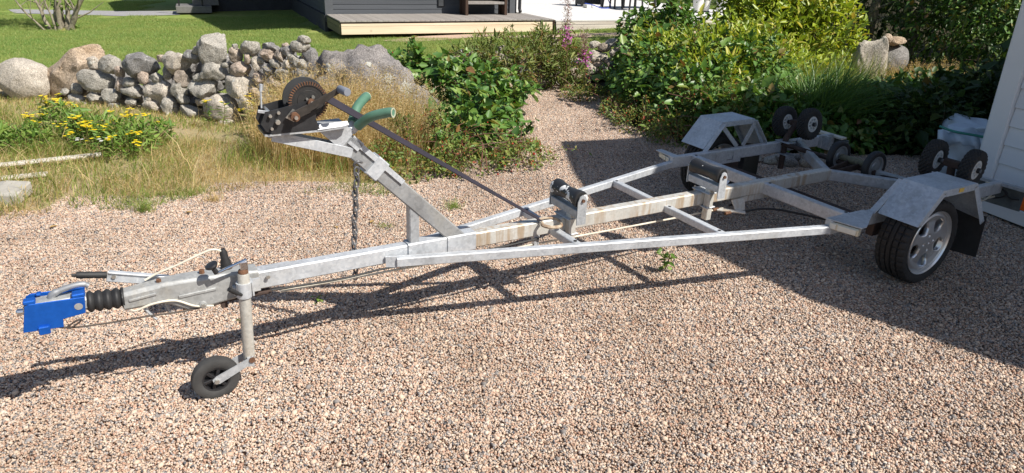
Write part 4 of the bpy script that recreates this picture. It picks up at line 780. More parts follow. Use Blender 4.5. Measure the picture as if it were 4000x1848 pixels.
# brake rod, cables, plug
tp('brake_rod', G().add(tube([(-3.40, -.02, .342), (-2.2, -.02, .332), (-1.3, -.02, .322), (-.72, -.02, .318), (-.36, -.02, .322)], .0065, 8)), M_CORD, tr, 50)
tp('rod_hanger', G().add(plate([(-1.93, -.035, .39), (-1.89, -.035, .39), (-1.895, -.035, .325), (-1.925, -.035, .325)], (0, .006, 0))).add(plate([(-1.905, -.035, .39), (-1.90, -.035, .39), (-1.90, -.035, .325), (-1.905, -.035, .325)], (0, .07, 0))), M_GALV)
be = tp('brake_equaliser', G().add(plate([(-.33, -.06, .388), (-.20, -.06, .388), (-.23, -.10, .31), (-.31, -.10, .31)], (0, .008, 0))).add(beam((-.42, -.02, .322), (-.28, -.15, .322), .04, .012)).add(plate([(-.30, -.03, .385), (.10, -.03, .385), (.10, -.03, .345), (-.26, -.03, .345)], (0, .004, 0))), M_GALV_S)
tp('nut', G().add(bolt((-.46, -.02, .322), (1, 0, 0), .013, .05)).add(bolt((-.42, -.10, .318), (1, 0, 0), .012, .05)), M_RUST, be, each=True)
tp('brake_cable', G().add(tube(curve([(-.28, -.13, .322), (-.05, -.16, .318), (.15, -.35, .30), (.40, -.80, .29)], 6), .008, 6)).add(tube(curve([(-.28, -.0, .322), (-.05, .06, .318), (.15, .35, .30), (.40, .80, .29)], 6), .008, 6)), M_RUB, tr, 50, each=True)
tp('electric_cable', tube(curve([(-3.45, -.045, .372), (-3.1, -.05, .362), (-2.85, -.048, .372), (-2.5, -.05, .36), (-1.9, -.042, .372)], 6), .006, 6), M_RUB, tr, 50)
tp('plug', G().add(lathe([(.014, 0), (.024, .005), (.024, .03), (.018, .045), (.018, .075), (.010, .095), (0, .095)], (-3.632, .02, .508), (-.08, 0, 1), 18)).add(lathe([(.010, 0), (.028, 0), (.028, .014), (.010, .014)], (-3.632, .02, .504), (0, 0, 1), 18)), M_RUB, tr, 40)
tp('breakaway_cord', tube(curve([(-3.985, .03, .506), (-3.93, .03, .530), (-3.84, .02, .560), (-3.75, .01, .596), (-3.69, .01, .612), (-3.655, .015, .600), (-3.64, .02, .585)], 7), .0055, 8), M_CORD, tr, 50)
tp('breakaway_cord', tube(curve([(-4.06, -.048, .408), (-4.04, -.052, .402), (-3.97, -.052, .420), (-3.88, -.055, .418), (-3.80, -.058, .372), (-3.72, -.05, .350)], 7), .0055, 8), M_CORD, tr, 50)
tp('breakaway_cable', tube(curve([(-4.36, -.04, .392), (-4.28, -.05, .376), (-4.15, -.05, .366), (-4.0, -.05, .362), (-3.85, -.05, .352), (-3.70, -.04, .352)], 7), .004, 6), M_BROWNC, tr, 50)
tp('carabiner', tube(curve([(-4.312, -.06, .388), (-4.28, -.06, .408), (-4.255, -.06, .415), (-4.262, -.06, .402), (-4.300, -.06, .382), (-4.312, -.06, .388)], 5), .004, 6), M_BROWNC, tr, 50)
tp('hanging_cable', G().add(tube([(-4.01, -.03, .400), (-3.985, -.04, .36), (-3.965, -.045, .335)], .006, 6)).add(tube([(-3.92, .0, .395), (-3.912, .0, .36), (-3.905, .0, .335)], .006, 6)), M_GALV_D, tr, 50, each=True)
tp('spring_bracket', G().add(box((-3.67, -.01, .345), (.03, .05, .05))).add(beam((-3.85, 0, .352), (-3.45, 0, .352), .05, .02)), M_RUSTD)
# ------------------------------------------------------------------ vegetation helpers (vectorised)
def unit(a): return a/np.maximum(1e-9, np.linalg.norm(a, axis=1, keepdims=True))
def leafV(P, D, N, L, W, fold=.18, curl=.12):
    """ovate folded leaves: P base, D axis, N normal, L length, W width -> verts, quads"""
    n = len(P); D = unit(D); S = unit(np.cross(D, N)); U = np.cross(S, D); L = L[:, None]; W = W[:, None]
    V = np.stack([P, P+D*L*.32+S*W*.5+U*W*fold, P+D*L*.70+S*W*.34+U*(W*fold*.7-L*curl*.4), P+D*L-U*L*curl, P+D*L*.70-S*W*.34+U*(W*fold*.7-L*curl*.4), P+D*L*.32-S*W*.5+U*W*fold], 1)
    b = (np.arange(n)*6)[:, None]; Q = np.concatenate([b+np.array([[0, 1, 2, 3]]), b+np.array([[0, 3, 4, 5]])], 0)
    return V.reshape(-1, 3), Q
def bladeV(P, Hh, W, az, lean, curl=1.):
    n = len(P); d = np.stack([np.cos(az), np.sin(az), np.zeros(n)], 1); s = np.stack([-np.sin(az), np.cos(az), np.zeros(n)], 1)
    tw = rng.uniform(0, 6.28, n); s = np.stack([np.cos(tw), np.sin(tw), np.zeros(n)], 1)
    rows = []
    for t, ww in ((0, 1.), (.4, .85), (.75, .5)):
        c = P+np.array([0, 0, 1])*(Hh*t*(1-.35*lean*t*curl))[:, None]+d*(Hh*lean*t**1.8)[:, None]; rows += [c+s*(W*ww/2)[:, None], c-s*(W*ww/2)[:, None]]
    rows.append(P+np.array([0, 0, 1])*(Hh*(1-.35*lean*curl))[:, None]+d*(Hh*lean)[:, None])
    V = np.stack(rows, 1).reshape(-1, 3); b = (np.arange(n)*7)[:, None]
    Q = np.concatenate([b+np.array([[0, 1, 3, 2]]), b+np.array([[2, 3, 5, 4]])], 0); Tt = b+np.array([[4, 5, 6]])
    return V, Q, Tt
def wob(P, f, seed):
    r = np.random.default_rng(seed); s = 0
    for k in range(4): s = s+np.sin(P@(r.normal(size=P.shape[1])*f)+r.uniform(0, 6))
    return s/4
def GZ(P): return .024*((P[:, 0]-T.x)*EX.x+(P[:, 1]-T.y)*EX.y-.45)
def merge(parts):
    V = []; Q = []; Tr = []; n = 0
    for p in parts:
        V.append(p[0]); Q.append(p[1]+n);
        if len(p) > 2: Tr.append(p[2]+n)
        n += len(p[0])
    return np.concatenate(V), np.concatenate(Q), (np.concatenate(Tr) if Tr else None)
# leaf colours (linear)
M_BRAM = leafmat('bramble_leaf', [(0, (.045, .115, .022)), (.35, (.09, .195, .035)), (.65, (.14, .265, .05)), (.88, (.22, .32, .07)), (.97, (.22, .19, .05)), (1, (.20, .09, .04))], .25, .42, .5)
M_COTO = leafmat('creeper_leaf', [(0, (.07, .12, .025)), (.4, (.14, .21, .04)), (.7, (.23, .27, .06)), (.86, (.24, .19, .05)), (.95, (.26, .12, .04)), (1, (.30, .06, .03))], .25, .5)
M_SHRUB = leafmat('shrub_leaf', [(0, (.14, .22, .025)), (.4, (.27, .37, .035)), (.75, (.40, .48, .055)), (.93, (.52, .50, .09)), (1, (.36, .28, .07))], .35, .4, .5)
M_WILLOW = leafmat('fireweed_leaf', [(0, (.09, .13, .03)), (.5, (.17, .23, .055)), (.85, (.26, .28, .09)), (1, (.32, .16, .07))], .3, .55)
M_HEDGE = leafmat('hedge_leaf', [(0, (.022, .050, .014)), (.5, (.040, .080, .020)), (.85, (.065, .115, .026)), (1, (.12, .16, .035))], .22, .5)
M_FERN = leafmat('fern_leaf', [(0, (.05, .10, .02)), (1, (.12, .20, .04))], .3, .5)
M_WEED = leafmat('weed_leaf', [(0, (.08, .16, .025)), (.5, (.15, .26, .045)), (.9, (.24, .34, .07)), (1, (.26, .24, .08))], .3, .5)
M_DRY = leafmat('dry_grass_blade', [(0, (.46, .33, .15)), (.4, (.60, .45, .22)), (.75, (.70, .56, .32)), (.92, (.36, .36, .12)), (1, (.30, .17, .08))], .35, .6)
M_GRASS = leafmat('green_grass_blade', [(0, (.13, .20, .035)), (.5, (.22, .31, .06)), (.8, (.33, .37, .10)), (1, (.52, .43, .19))], .3, .5)
M_LBL = leafmat('lawn_blade', [(0, (.14, .245, .055)), (.5, (.22, .335, .085)), (.85, (.31, .385, .115)), (1, (.46, .41, .18))], .3, .5, .35, (.8, (.36, .38, .12), .45))
M_YFL = leafmat('yellow_flower', [(0, (.86, .66, .01)), (.6, (.95, .78, .02)), (1, (.85, .55, .01))], .15, .6); M_PFL = leafmat('pink_flower', [(0, (.50, .09, .42)), (1, (.70, .22, .60))], .3, .6)
M_PSEED = leafmat('pink_grey_seed_pod', [(0, (.34, .18, .17)), (.6, (.46, .34, .32)), (1, (.58, .50, .46))], .3, .7); M_WFL = leafmat('white_flower', [(0, (.75, .75, .70)), (1, (.82, .82, .80))], .2, .6)
M_BERRY = leafmat('red_berry', [(0, (.42, .025, .015)), (1, (.55, .07, .03))], .05, .35)
M_STEM = simple('green_brown_stem', (.11, .09, .04), .7, 0, .3); M_CANE = simple('red_brown_cane', (.16, .07, .05), .6, 0, .3); M_BARK = simple('lichened_bark', (.34, .30, .22), .9, 0, .4, 14, .6, (.13, .11, .08))
M_ORN = leafmat('dark_arching_blade', [(0, (.07, .15, .035)), (.5, (.11, .22, .05)), (1, (.17, .28, .07))], .3, .4, .5)
def bush(name, label, cat, blobs, n, L, Wr, mat, seed, stems=8, stem_m=None, upright=.35, group=None, berries=0, clump=2.4, shell=.45, spike=0., part='foliage', hole=.25):
    """a bush whose crown is many leaf-sized faces spread through the blobs' volume, with clumps, gaps and sprays sticking out"""
    r = np.random.default_rng(seed); cx, cy = blobs[0][0], blobs[0][1]; z0 = gz(cx, cy)
    root = thing(name, label, cat, (cx, cy, z0), 0, group)
    vol = np.array([b[3]*b[4]*b[5] for b in blobs])**.67; vol /= vol.sum(); k = r.choice(len(blobs), int(n*1.7), p=vol); B = np.array(blobs)[k]
    d = unit(r.normal(size=(len(k), 3))); rad = shell+(1-shell)*r.uniform(0, 1, len(k))**.6
    P = B[:, :3]+d*B[:, 3:6]*rad[:, None]; q = wob(P, clump/.35, seed)+.5*wob(P, clump/.12, seed+1)
    P = P+d*(q*.10)[:, None]; keep = (P[:, 2] > GZ(P)+.01) & (q > -hole*2+r.uniform(-.3, .3, len(k))*.6); P, d, B = P[keep][:n], d[keep][:n], B[keep][:n]
    # leafy sprays that break the outline
    ns = int(len(blobs)*spike); spr = []
    for _ in range(ns):
        b = blobs[int(r.choice(len(blobs), p=vol))]; e = r.normal(size=3); e[2] = abs(e[2])+.3; e /= np.linalg.norm(e); base = np.array(b[:3])+e*np.array(b[3:6])*.9; ln = r.uniform(.15, .42); m = 16
        t = np.linspace(0, 1, m)[:, None]; ax_ = base+e*ln*t+np.array([0, 0, -1])*(.35*ln*t**2); spr.append(ax_[::3]); pts = ax_+r.normal(0, .012, (m, 3)); P = np.concatenate([P, pts]); d = np.concatenate([d, unit(np.tile(e, (m, 1))+r.normal(0, .7, (m, 3)))])
    N0 = len(P); D = unit(d*.7+r.normal(0, .6, (N0, 3))+np.array([0, 0, upright-.45])); Nn = unit(np.array([.30, -.20, 1.])+d*.50+r.normal(0, .34, (N0, 3)))
    l = L*np.exp(r.normal(0, .36, N0)); V, Q = leafV(P, D, Nn, l, l*Wr)
    me = npmesh(part, V, quads=Q, mat=mat); link(part, me, root, -root.location)
    if stems:
        g = G()
        for q_ in spr: g.add(tube(q_, .0032, 4))
        for _ in range(stems):
            b = blobs[int(r.integers(len(blobs)))]; e = np.array([b[0]+r.normal()*b[3]*.55, b[1]+r.normal()*b[4]*.55, b[2]+b[5]*r.uniform(.4, 1.0)]); s = np.array([b[0]+r.normal()*b[3]*.25, b[1]+r.normal()*b[4]*.25, 0]); s[2] = gz(s[0], s[1])-.02
            m_ = (s+e)/2+np.array([r.normal()*.05, r.normal()*.05, .12]); rr0 = r.uniform(.004, .009); pts = curve([s, m_, e], 5); g.add(tube(pts, list(np.linspace(rr0, rr0*.35, len(pts))), 5))
        o = mk('stem', g, stem_m or M_STEM, root); o.location = -root.location; o['kind'] = 'stuff'
    if berries:
        i = r.choice(N0, berries); g = []
        V0, F0 = ICO[0]; c = P[i]+r.normal(0, .012, (berries, 3)); V = (V0[None]*(.0065*np.exp(r.normal(0, .3, berries)))[:, None, None]+c[:, None]).reshape(-1, 3); F = (F0[None]+(np.arange(berries)*len(V0))[:, None, None]).reshape(-1, 3)
        link('berries', npmesh('berries', V, tris=F, mat=M_BERRY), root, -root.location)['kind'] = 'stuff'
    return root
def scatter(poly, n, seed, dens=None):
    r = np.random.default_rng(seed); A = np.array(poly); lo, hi = A.min(0), A.max(0); out = np.zeros((0, 2))
    while len(out) < n:
        P = r.uniform(lo, hi, (n, 2)); P = P[inpoly(P, poly)]
        if dens is not None: P = P[r.uniform(0, 1, len(P)) < dens(P)]
        out = np.concatenate([out, P])
    out = out[:n]; P = np.concatenate([out, np.zeros((n, 1))], 1); P[:, 2] = GZ(P)-.012; return P
def grass(name, label, poly, n, h, wd, lean, mat, seed, dens=None, heads=0., hvar=.3, extra=None):
    r = np.random.default_rng(seed); P = scatter(poly, n, seed, dens); hh = h*np.minimum(1.4, np.exp(r.normal(0, hvar, n)))
    if extra is not None: hh = hh*extra(P)
    az = r.uniform(0, 6.28, n); az = np.where(r.uniform(0, 1, n) < .5, az, -.3+r.normal(0, .8, n)); ln = np.abs(r.normal(lean, lean*.5, n)).clip(0, 1.3)
    parts = [bladeV(P, hh, wd*np.exp(r.normal(0, .25, n)), az, ln)]
    if heads:
        m = int(n*heads); i = r.choice(n, m, replace=False); tip = P[i]+np.stack([np.cos(az[i])*hh[i]*ln[i], np.sin(az[i])*hh[i]*ln[i], hh[i]*(1-.35*ln[i])], 1)
        for k in range(5):
            Q = tip+r.normal(0, .010, (m, 3))+np.array([0, 0, -1])*r.uniform(0, .10, (m, 1)); D = unit(np.stack([np.cos(az[i]), np.sin(az[i]), np.full(m, .8)], 1)+r.normal(0, .5, (m, 3)))
            v, q = leafV(Q, D, r.normal(size=(m, 3)), r.uniform(.015, .035, m), r.uniform(.004, .008, m)); parts.append((v, q))
    V, Q, Tt = merge(parts); o = link(name, npmesh(name, V, Q, Tt, mat)); return tag(o, label, 'grass', kind='stuff')
# ------------------------------------------------------------------ lawn turf (tiles) and tufts
def turf(seed, S=.8, n=2600):
    r = np.random.default_rng(seed); P = np.stack([r.uniform(-S/2, S/2, n), r.uniform(-S/2, S/2, n), np.zeros(n)], 1)
    V, Q, Tt = bladeV(P, .032*np.exp(r.normal(0, .35, n)), np.full(n, .006), r.uniform(0, 6.28, n), np.abs(r.normal(.5, .3, n))); return npmesh('turf', V, Q, Tt, M_LBL)
gx, gy = np.meshgrid(np.arange(-22, 8.2, .78), np.arange(8.6, 27, .78)); gp = np.stack([gx.ravel(), gy.ravel()], 1)
HU = np.array([.915, .403]); HV = np.array([-.403, .915])
rel = gp-np.array([-4.74, 17.95]); hx, hy = rel@HU, rel@HV
ok = inpoly(gp, [(-30, 18.4), (-14, 13.4), (-7, 10.95), (-3.5, 9.75), (-1.6, 10.1), (1.2, 12.1), (3.0, 12.9), (6.5, 16.5), (9, 24), (9, 36), (-30, 50)]) & ~((hx > -.2) & (hx < 13) & (hy > -1.3)) & ~((hx > -4.4) & (hx < .5) & (hy > 4.6)) & ~inpoly(gp, [(-16.6, 23.6), (-12.3, 23.3), (-10.7, 23.5), (-9.9, 21.7), (-11.5, 21.0), (-15.4, 21.7)]) & (gp[:, 0] > -.85*gp[:, 1]-1)
ok &= ~(((gp[:, 0]+1.7)**2/1.9+(gp[:, 1]-17.0)**2/.35) < 1) & ~((np.abs((gp-np.array([2.6, 17.85]))@np.array([.976, .218])) < 3.2) & (np.abs((gp-np.array([2.6, 17.85]))@np.array([-.218, .976])) < .5))
gp = gp[ok]
o = tiles('lawn_grass', [turf(k) for k in (1, 2, 3)], [(x, y, gz(x, y)) for x, y in gp], [tile_rot(a) for a in rng.integers(0, 4, len(gp))*PI/2], rng.integers(0, 3, len(gp)), rng.uniform(.95, 1.1, len(gp)))
tag(o, 'short green mown grass of the lawn', 'lawn', kind='stuff')
# ------------------------------------------------------------------ verge grasses
DRYP = [(-2.75, 7.0), (-2.3, 6.55), (-1.5, 6.5), (-.85, 6.85), (-.95, 7.5), (-1.4, 8.0), (-1.9, 8.2), (-2.3, 8.1), (-2.75, 8.3)]
grass('tall_dry_grass', 'tall straw coloured grass in front of the humped boulder', DRYP, 8500, .56, .0046, .26, M_DRY, 11, heads=.6, extra=lambda P: .75+.35*np.clip((P[:, 1]-6.4)/1.6, 0, 1))
grass('tall_green_grass', 'green grass mixed into the straw below the winch', [(-3.0, 6.6), (-2.4, 6.3), (-1.3, 6.3), (-.6, 6.9), (-.8, 8.0), (-2.9, 7.7)], 2200, .26, .005, .4, M_GRASS, 12)
grass('short_dry_grass', 'short bleached grass and straw along the gravel edge', [(-7.2, 5.2), (-6.2, 4.35), (-4.9, 4.7), (-4.1, 5.1), (-3.3, 5.65), (-2.5, 5.85), (-1.6, 6.12), (-1.0, 6.2), (-1.2, 7.2), (-2.5, 7.3), (-3.4, 7.6), (-4.6, 7.5), (-6.6, 8.2)], 11000, .10, .004, .9, M_DRY, 13, hvar=.5, dens=lambda P: .12+.88*(wob(P, 2.6, 9) > .05))
grass('fallen_straw', 'long pale straw stalks lying across the short grass', [(-5.6, 5.6), (-3.3, 5.75), (-1.7, 6.2), (-1.2, 6.9), (-3.0, 7.9), (-5.0, 8.0)], 520, .34, .005, 1.15, M_DRY, 19, hvar=.3)
grass('short_green_grass', 'short green grass growing among the straw at the gravel edge', [(-7.0, 4.6), (-6.2, 4.35), (-4.9, 4.75), (-4.1, 5.15), (-3.3, 5.65), (-2.5, 5.85), (-1.6, 6.15), (-1.2, 6.7), (-2.7, 7.4), (-3.4, 7.6), (-4.4, 7.8), (-6.9, 8.4)], 7500, .10, .0048, .6, M_GRASS, 14, dens=lambda P: .08+.92*(wob(P, 1.6, 5)-.10*(P[:, 0] > -4.2) > .08), hvar=.45)
grass('weedy_grass', 'lush green weeds and grass below the stone wall', [(-7.4, 7.2), (-5.4, 6.9), (-4.4, 6.9), (-3.75, 7.4), (-3.9, 7.6), (-4.4, 7.9), (-5.6, 8.5), (-7.2, 9.2)], 5500, .15, .0062, .55, M_GRASS, 15, dens=lambda P: .15+.85*(wob(P, 2.0, 15) > -.1))
LEFTP = [(-8.0, 5.6), (-6.6, 4.35), (-5.2, 4.7), (-4.3, 5.02), (-3.9, 5.5), (-4.1, 7.0), (-5.2, 7.5), (-6.0, 8.6), (-8.0, 9.6)]
grass('olive_grass', 'olive green grass around the bleached planks at the left', LEFTP, 13000, .125, .0055, .6, M_GRASS, 21, hvar=.5)
grass('straw', 'dry straw stalks around the bleached planks at the left', LEFTP, 7000, .15, .004, .7, M_DRY, 22, hvar=.5, heads=.1)
grass('wall_foot_grass', 'thin grass and straw along the foot of the stone wall', [(-8, 9.4), (-5.6, 8.75), (-4.3, 8.25), (-3.4, 7.9), (-2.6, 7.9), (-2.7, 8.25), (-3.6, 8.55), (-4.5, 8.95), (-6.0, 9.6), (-8, 10.4)], 2600, .075, .0045, .7, M_DRY, 23)
grass('wall_foot_weeds', 'green weeds along the foot of the stone wall', [(-8, 9.4), (-5.6, 8.75), (-4.3, 8.25), (-3.4, 7.9), (-2.9, 7.9), (-3.0, 8.2), (-3.6, 8.5), (-4.5, 8.9), (-6.0, 9.5), (-8, 10.2)], 2400, .07, .007, .7, M_GRASS, 24)
grass('ragged_edge_grass', 'ragged grass tufts creeping from the verge into the gravel', [(-6.2, 4.1), (-4.9, 4.5), (-4.1, 4.85), (-3.3, 5.3), (-2.5, 5.5), (-1.6, 5.85), (-1.0, 5.75), (-1.0, 6.1), (-1.7, 6.2), (-2.5, 5.95), (-3.4, 5.75), (-4.2, 5.3), (-6.2, 4.6)], 2600, .075, .0045, .9, M_GRASS, 26, dens=lambda P: .01+.99*(wob(P, 4.5, 31) > .22), hvar=.4)
grass('edge_grass', 'thin grass under the bramble edge', [(-1.3, 6.2), (-.45, 6.5), (.25, 6.75), (.3, 7.3), (0, 8.2), (.0, 9.6), (.2, 10.6), (-.5, 10.4), (-.6, 8.6), (-1.2, 7.6)], 2600, .12, .0045, .6, M_GRASS, 16)
grass('bank_grass', 'tall green grass at the foot of the bright shrub', [(2.3, 7.6), (3.4, 8.3), (5.4, 10.3), (4.8, 11.3), (3.2, 10.3), (2.0, 8.8)], 5200, .55, .007, .35, M_GRASS, 17)
grass('dead_grass', 'dry reddish grass lit by the sun before the dark hedge', [(5.35, 10.0), (6.35, 10.1), (6.5, 10.7), (5.5, 10.6)], 2600, .42, .005, .5, M_DRY, 18, heads=.4)
# ------------------------------------------------------------------ tansy and other wild flowers
def tansy(x, y, h, label, seed, nf=7, mat=None, group='yellow flowered weeds below the wall'):
    r = np.random.default_rng(seed); z = gz(x, y); h = h*.74; root = thing('tansy', label, 'wildflower', (x, y, z), 0, group); g = G(); Lp = []; Fp = []
    for s in range(nf):
        b = np.array([x+r.normal()*.07, y+r.normal()*.06, z]); hh = h*r.uniform(.72, 1.08); e = b+np.array([r.normal()*.10, r.normal()*.07, hh]); pts = curve([b, (b+e)/2+r.normal(0, .02, 3), e], 4); g.add(tube(pts, .0035, 4))
        for t in np.linspace(.2, .9, 9): Lp.append((b+(e-b)*t, t))
        for q in range(int(r.integers(3, 8))): Fp.append(e+np.array([r.normal()*.026, r.normal()*.026, r.normal()*.010]))
    o = mk('stem', g, M_STEM, root); o.location = -root.location; o['kind'] = 'stuff'
    P = np.array([p for p, t in Lp]); m = len(P); parts = []
    for k in range(2):
        a = r.uniform(0, 6.28, m); D = np.stack([np.cos(a), np.sin(a), r.uniform(-.1, .6, m)], 1); parts.append(leafV(P, D, np.tile([0, 0, 1.], (m, 1))+r.normal(0, .3, (m, 3)), r.uniform(.05, .11, m), r.uniform(.012, .026, m)))
    V, Q, _ = merge(parts); link('foliage', npmesh('foliage', V, Q, None, M_WEED), root, -root.location)
    F = np.array(Fp); m = len(F); parts = []
    for k in range(5):
        a = 2*PI*k/5+r.uniform(0, 1, m); D = np.stack([np.cos(a), np.sin(a), np.full(m, .12)], 1); parts.append(leafV(F, D, np.tile([0, 0, 1.], (m, 1)), np.full(m, .021), np.full(m, .025), -.05, .1))
    V, Q, _ = merge(parts); link('flower_head', npmesh('flower_head', V, Q, None, mat or M_YFL), root, -root.location)['kind'] = 'stuff'; return root
TAN = [(-5.86, 8.5, .40, 'tansy with a flat yellow head against the angular tan boulder'), (-5.46, 7.55, .38, 'tansy at the far left below the rounded pink boulder'), (-5.37, 8.2, .40, 'tansy with broad yellow clusters below the right edge of the tan boulder'), (-4.73, 7.34, .38, 'densest and biggest yellow tansy in the middle of the weed patch'), (-4.45, 7.1, .36, 'tansy with scattered yellow buttons just below the densest clump'), (-4.42, 7.7, .38, 'tansy between the densest clump and the grey wall stones'), (-4.2, 7.62, .36, 'tansy in front of the pale round wall stone'), (-4.14, 6.85, .32, 'low yellow tansy at the front edge of the leafy weed'), (-3.88, 6.95, .30, 'rightmost low tansy on the leafy green weed'), (-3.62, 8.25, .44, 'tansy with thin pale heads before the largest low wall stone'), (-3.2, 8.3, .46, 'tansy just left of the winch'), (-2.95, 7.8, .42, 'tansy rising between winch and tall dry grass'), (-5.72, 7.3, .32, 'small tansy at the left picture edge above the plank')]
for k, (x, y, h, lb_) in enumerate(TAN): tansy(x, y, h, lb_, 200+k, 2 if k in (9, 10) else 3 if k in (7, 8, 11, 12) else 11 if k == 3 else 6)
tansy(-4.30, 6.95, .24, 'single white daisy cluster below the yellow tansy', 230, 2, M_WFL, None)
bush('leafy_weed', 'fresh green leafy weed hanging over the dry straw below the wall', 'weed', [(-4.05, 7.1, -.05, .30, .24, .25), (-4.4, 7.35, -.05, .30, .24, .25), (-4.75, 7.6, -.05, .3, .24, .24), (-5.1, 7.85, -.06, .28, .24, .22), (-3.95, 7.5, -.07, .22, .2, .22)], 3000, .052, .30, M_WEED, 41, 10, upright=.7)
bush('leafy_weed', 'pale green feathery weed at the left picture edge', 'weed', [(-5.55, 7.1, -.06, .35, .3, .24), (-5.2, 7.2, -.07, .3, .25, .22)], 1300, .055, .3, M_WEED, 42, 8, upright=.7)
bush('fern_weed', 'light green fern like weed behind the foot of the winch strap', 'weed', [(-1.15, 7.0, .10, .22, .2, .32)], 520, .075, .30, M_FERN, 43, 6, upright=.5)
# ------------------------------------------------------------------ brambles and creepers
bush('bramble_bush', 'dark green bramble climbing over the rock right of the humped boulder', 'bramble', [(-1.4, 9.35, .50, .30, .3, .18), (-.72, 9.15, .34, .55, .5, .30), (-1.15, 9.15, .46, .34, .4, .22), (-.25, 9.3, .20, .34, .5, .24), (-.42, 8.7, .18, .5, .5, .26)], 3000, .082, .68, M_BRAM, 51, 26, M_CANE, .25, berries=40, spike=12, hole=.02)
bush('bramble_bush', 'bramble spilling down onto the gravel finger with white bindweed bloom', 'bramble', [(-.42, 7.8, .10, .46, .5, .28), (-.30, 8.4, .18, .32, .45, .28), (-.58, 7.3, .08, .45, .35, .22), (.02, 7.2, .02, .20, .25, .10)], 1700, .080, .66, M_BRAM, 52, 18, M_CANE, .2, berries=50, spike=14, hole=.02)
bush('creeper', 'red berried small leaved creeper on the gravel below the strap', 'creeper', [(-.55, 6.62, .03, .50, .33, .20), (.02, 6.88, .03, .42, .30, .15), (-1.0, 6.45, .03, .42, .30, .24), (-.75, 6.95, .08, .35, .30, .26)], 5200, .030, .52, M_COTO, 53, 34, M_CANE, .4, berries=110, spike=12, hole=.02)
bush('creeper', 'orange tinged creeper low along the foot of the bramble thicket', 'creeper', [(1.35, 9.1, .06, .25, .6, .16), (1.55, 8.3, .08, .35, .4, .18), (1.05, 10.2, .06, .4, .4, .16), (1.9, 7.8, .10, .4, .35, .22), (2.3, 8.1, .35, .4, .3, .25)], 6800, .030, .5, M_COTO, 54, 30, M_CANE, .4, berries=120, spike=8)
bush('bramble_thicket', 'broad green bramble thicket beside the gravel and far mudguard', 'bramble', [(2.2, 8.6, .28, .60, .6, .46), (2.6, 8.0, .20, .60, .5, .40), (1.95, 9.5, .35, .65, .7, .48), (2.9, 9.3, .5, .7, .7, .55), (3.2, 8.4, .25, .7, .6, .40), (2.2, 10.6, .45, .7, .7, .55), (1.75, 10.4, .25, .35, .5, .36), (3.0, 7.75, .12, .55, .4, .30)], 12500, .078, .66, M_BRAM, 55, 44, M_CANE, .25, berries=160, spike=11)
bush('bramble_thicket', 'tall bramble sprays with red berries standing before the bleached deck', 'bramble', [(2.35, 11.3, .55, .55, .5, .60), (2.0, 11.5, .75, .40, .4, .45), (2.95, 11.5, .35, .5, .5, .40), (2.45, 11.4, 1.0, .30, .35, .35)], 5600, .080, .58, M_BRAM, 56, 26, M_CANE, .3, berries=130, spike=8)
bush('bright_shrub', 'large sunlit yellow green shrub behind the bramble thicket', 'shrub', [(4.1, 11.6, .75, .9, .8, .80), (3.75, 11.8, .65, .55, .6, .7), (4.7, 11.4, .8, .7, .7, .85), (4.0, 12.0, 1.45, .9, .7, .70), (4.7, 11.9, 1.5, .65, .6, .65), (4.0, 12.3, 1.35, .6, .5, .5), (4.4, 10.9, .45, .6, .5, .5), (3.4, 10.9, .55, .6, .5, .55), (3.9, 10.2, .35, .6, .5, .45)], 17500, .084, .42, M_SHRUB, 57, 40, M_STEM, .75, spike=7, hole=.15)
bush('leafy_shoots', 'yellow green shoots rising sunlit out of the bramble thicket', 'shrub', [(2.7, 9.5, .80, .7, .5, .34), (3.3, 9.6, .75, .6, .5, .40), (2.1, 10.0, .70, .5, .4, .30), (2.4, 8.8, .62, .5, .4, .22)], 3600, .070, .36, M_SHRUB, 60, 24, M_STEM, .8, spike=8)
bush('bramble_bush', 'shaded bramble leaves behind the far mudguard', 'bramble', [(3.5, 7.7, .15, .6, .5, .38), (4.2, 8.0, .2, .6, .5, .48), (3.05, 7.6, .05, .45, .25, .20), (4.8, 8.3, .25, .6, .5, .5)], 6500, .075, .68, M_BRAM, 58, 16, M_CANE, .2)
bush('fireweed_thicket', 'narrow leaved willowherb growing through the tumbled stone wall', 'weed', [(.75, 10.9, .35, .35, .3, .42), (.2, 10.6, .45, .45, .4, .42), (-.2, 10.2, .45, .45, .4, .40), (.5, 11.0, .55, .35, .3, .35), (-.55, 10.1, .5, .35, .35, .32)], 5200, .075, .22, M_WILLOW, 59, 34, M_CANE, .8, spike=8)
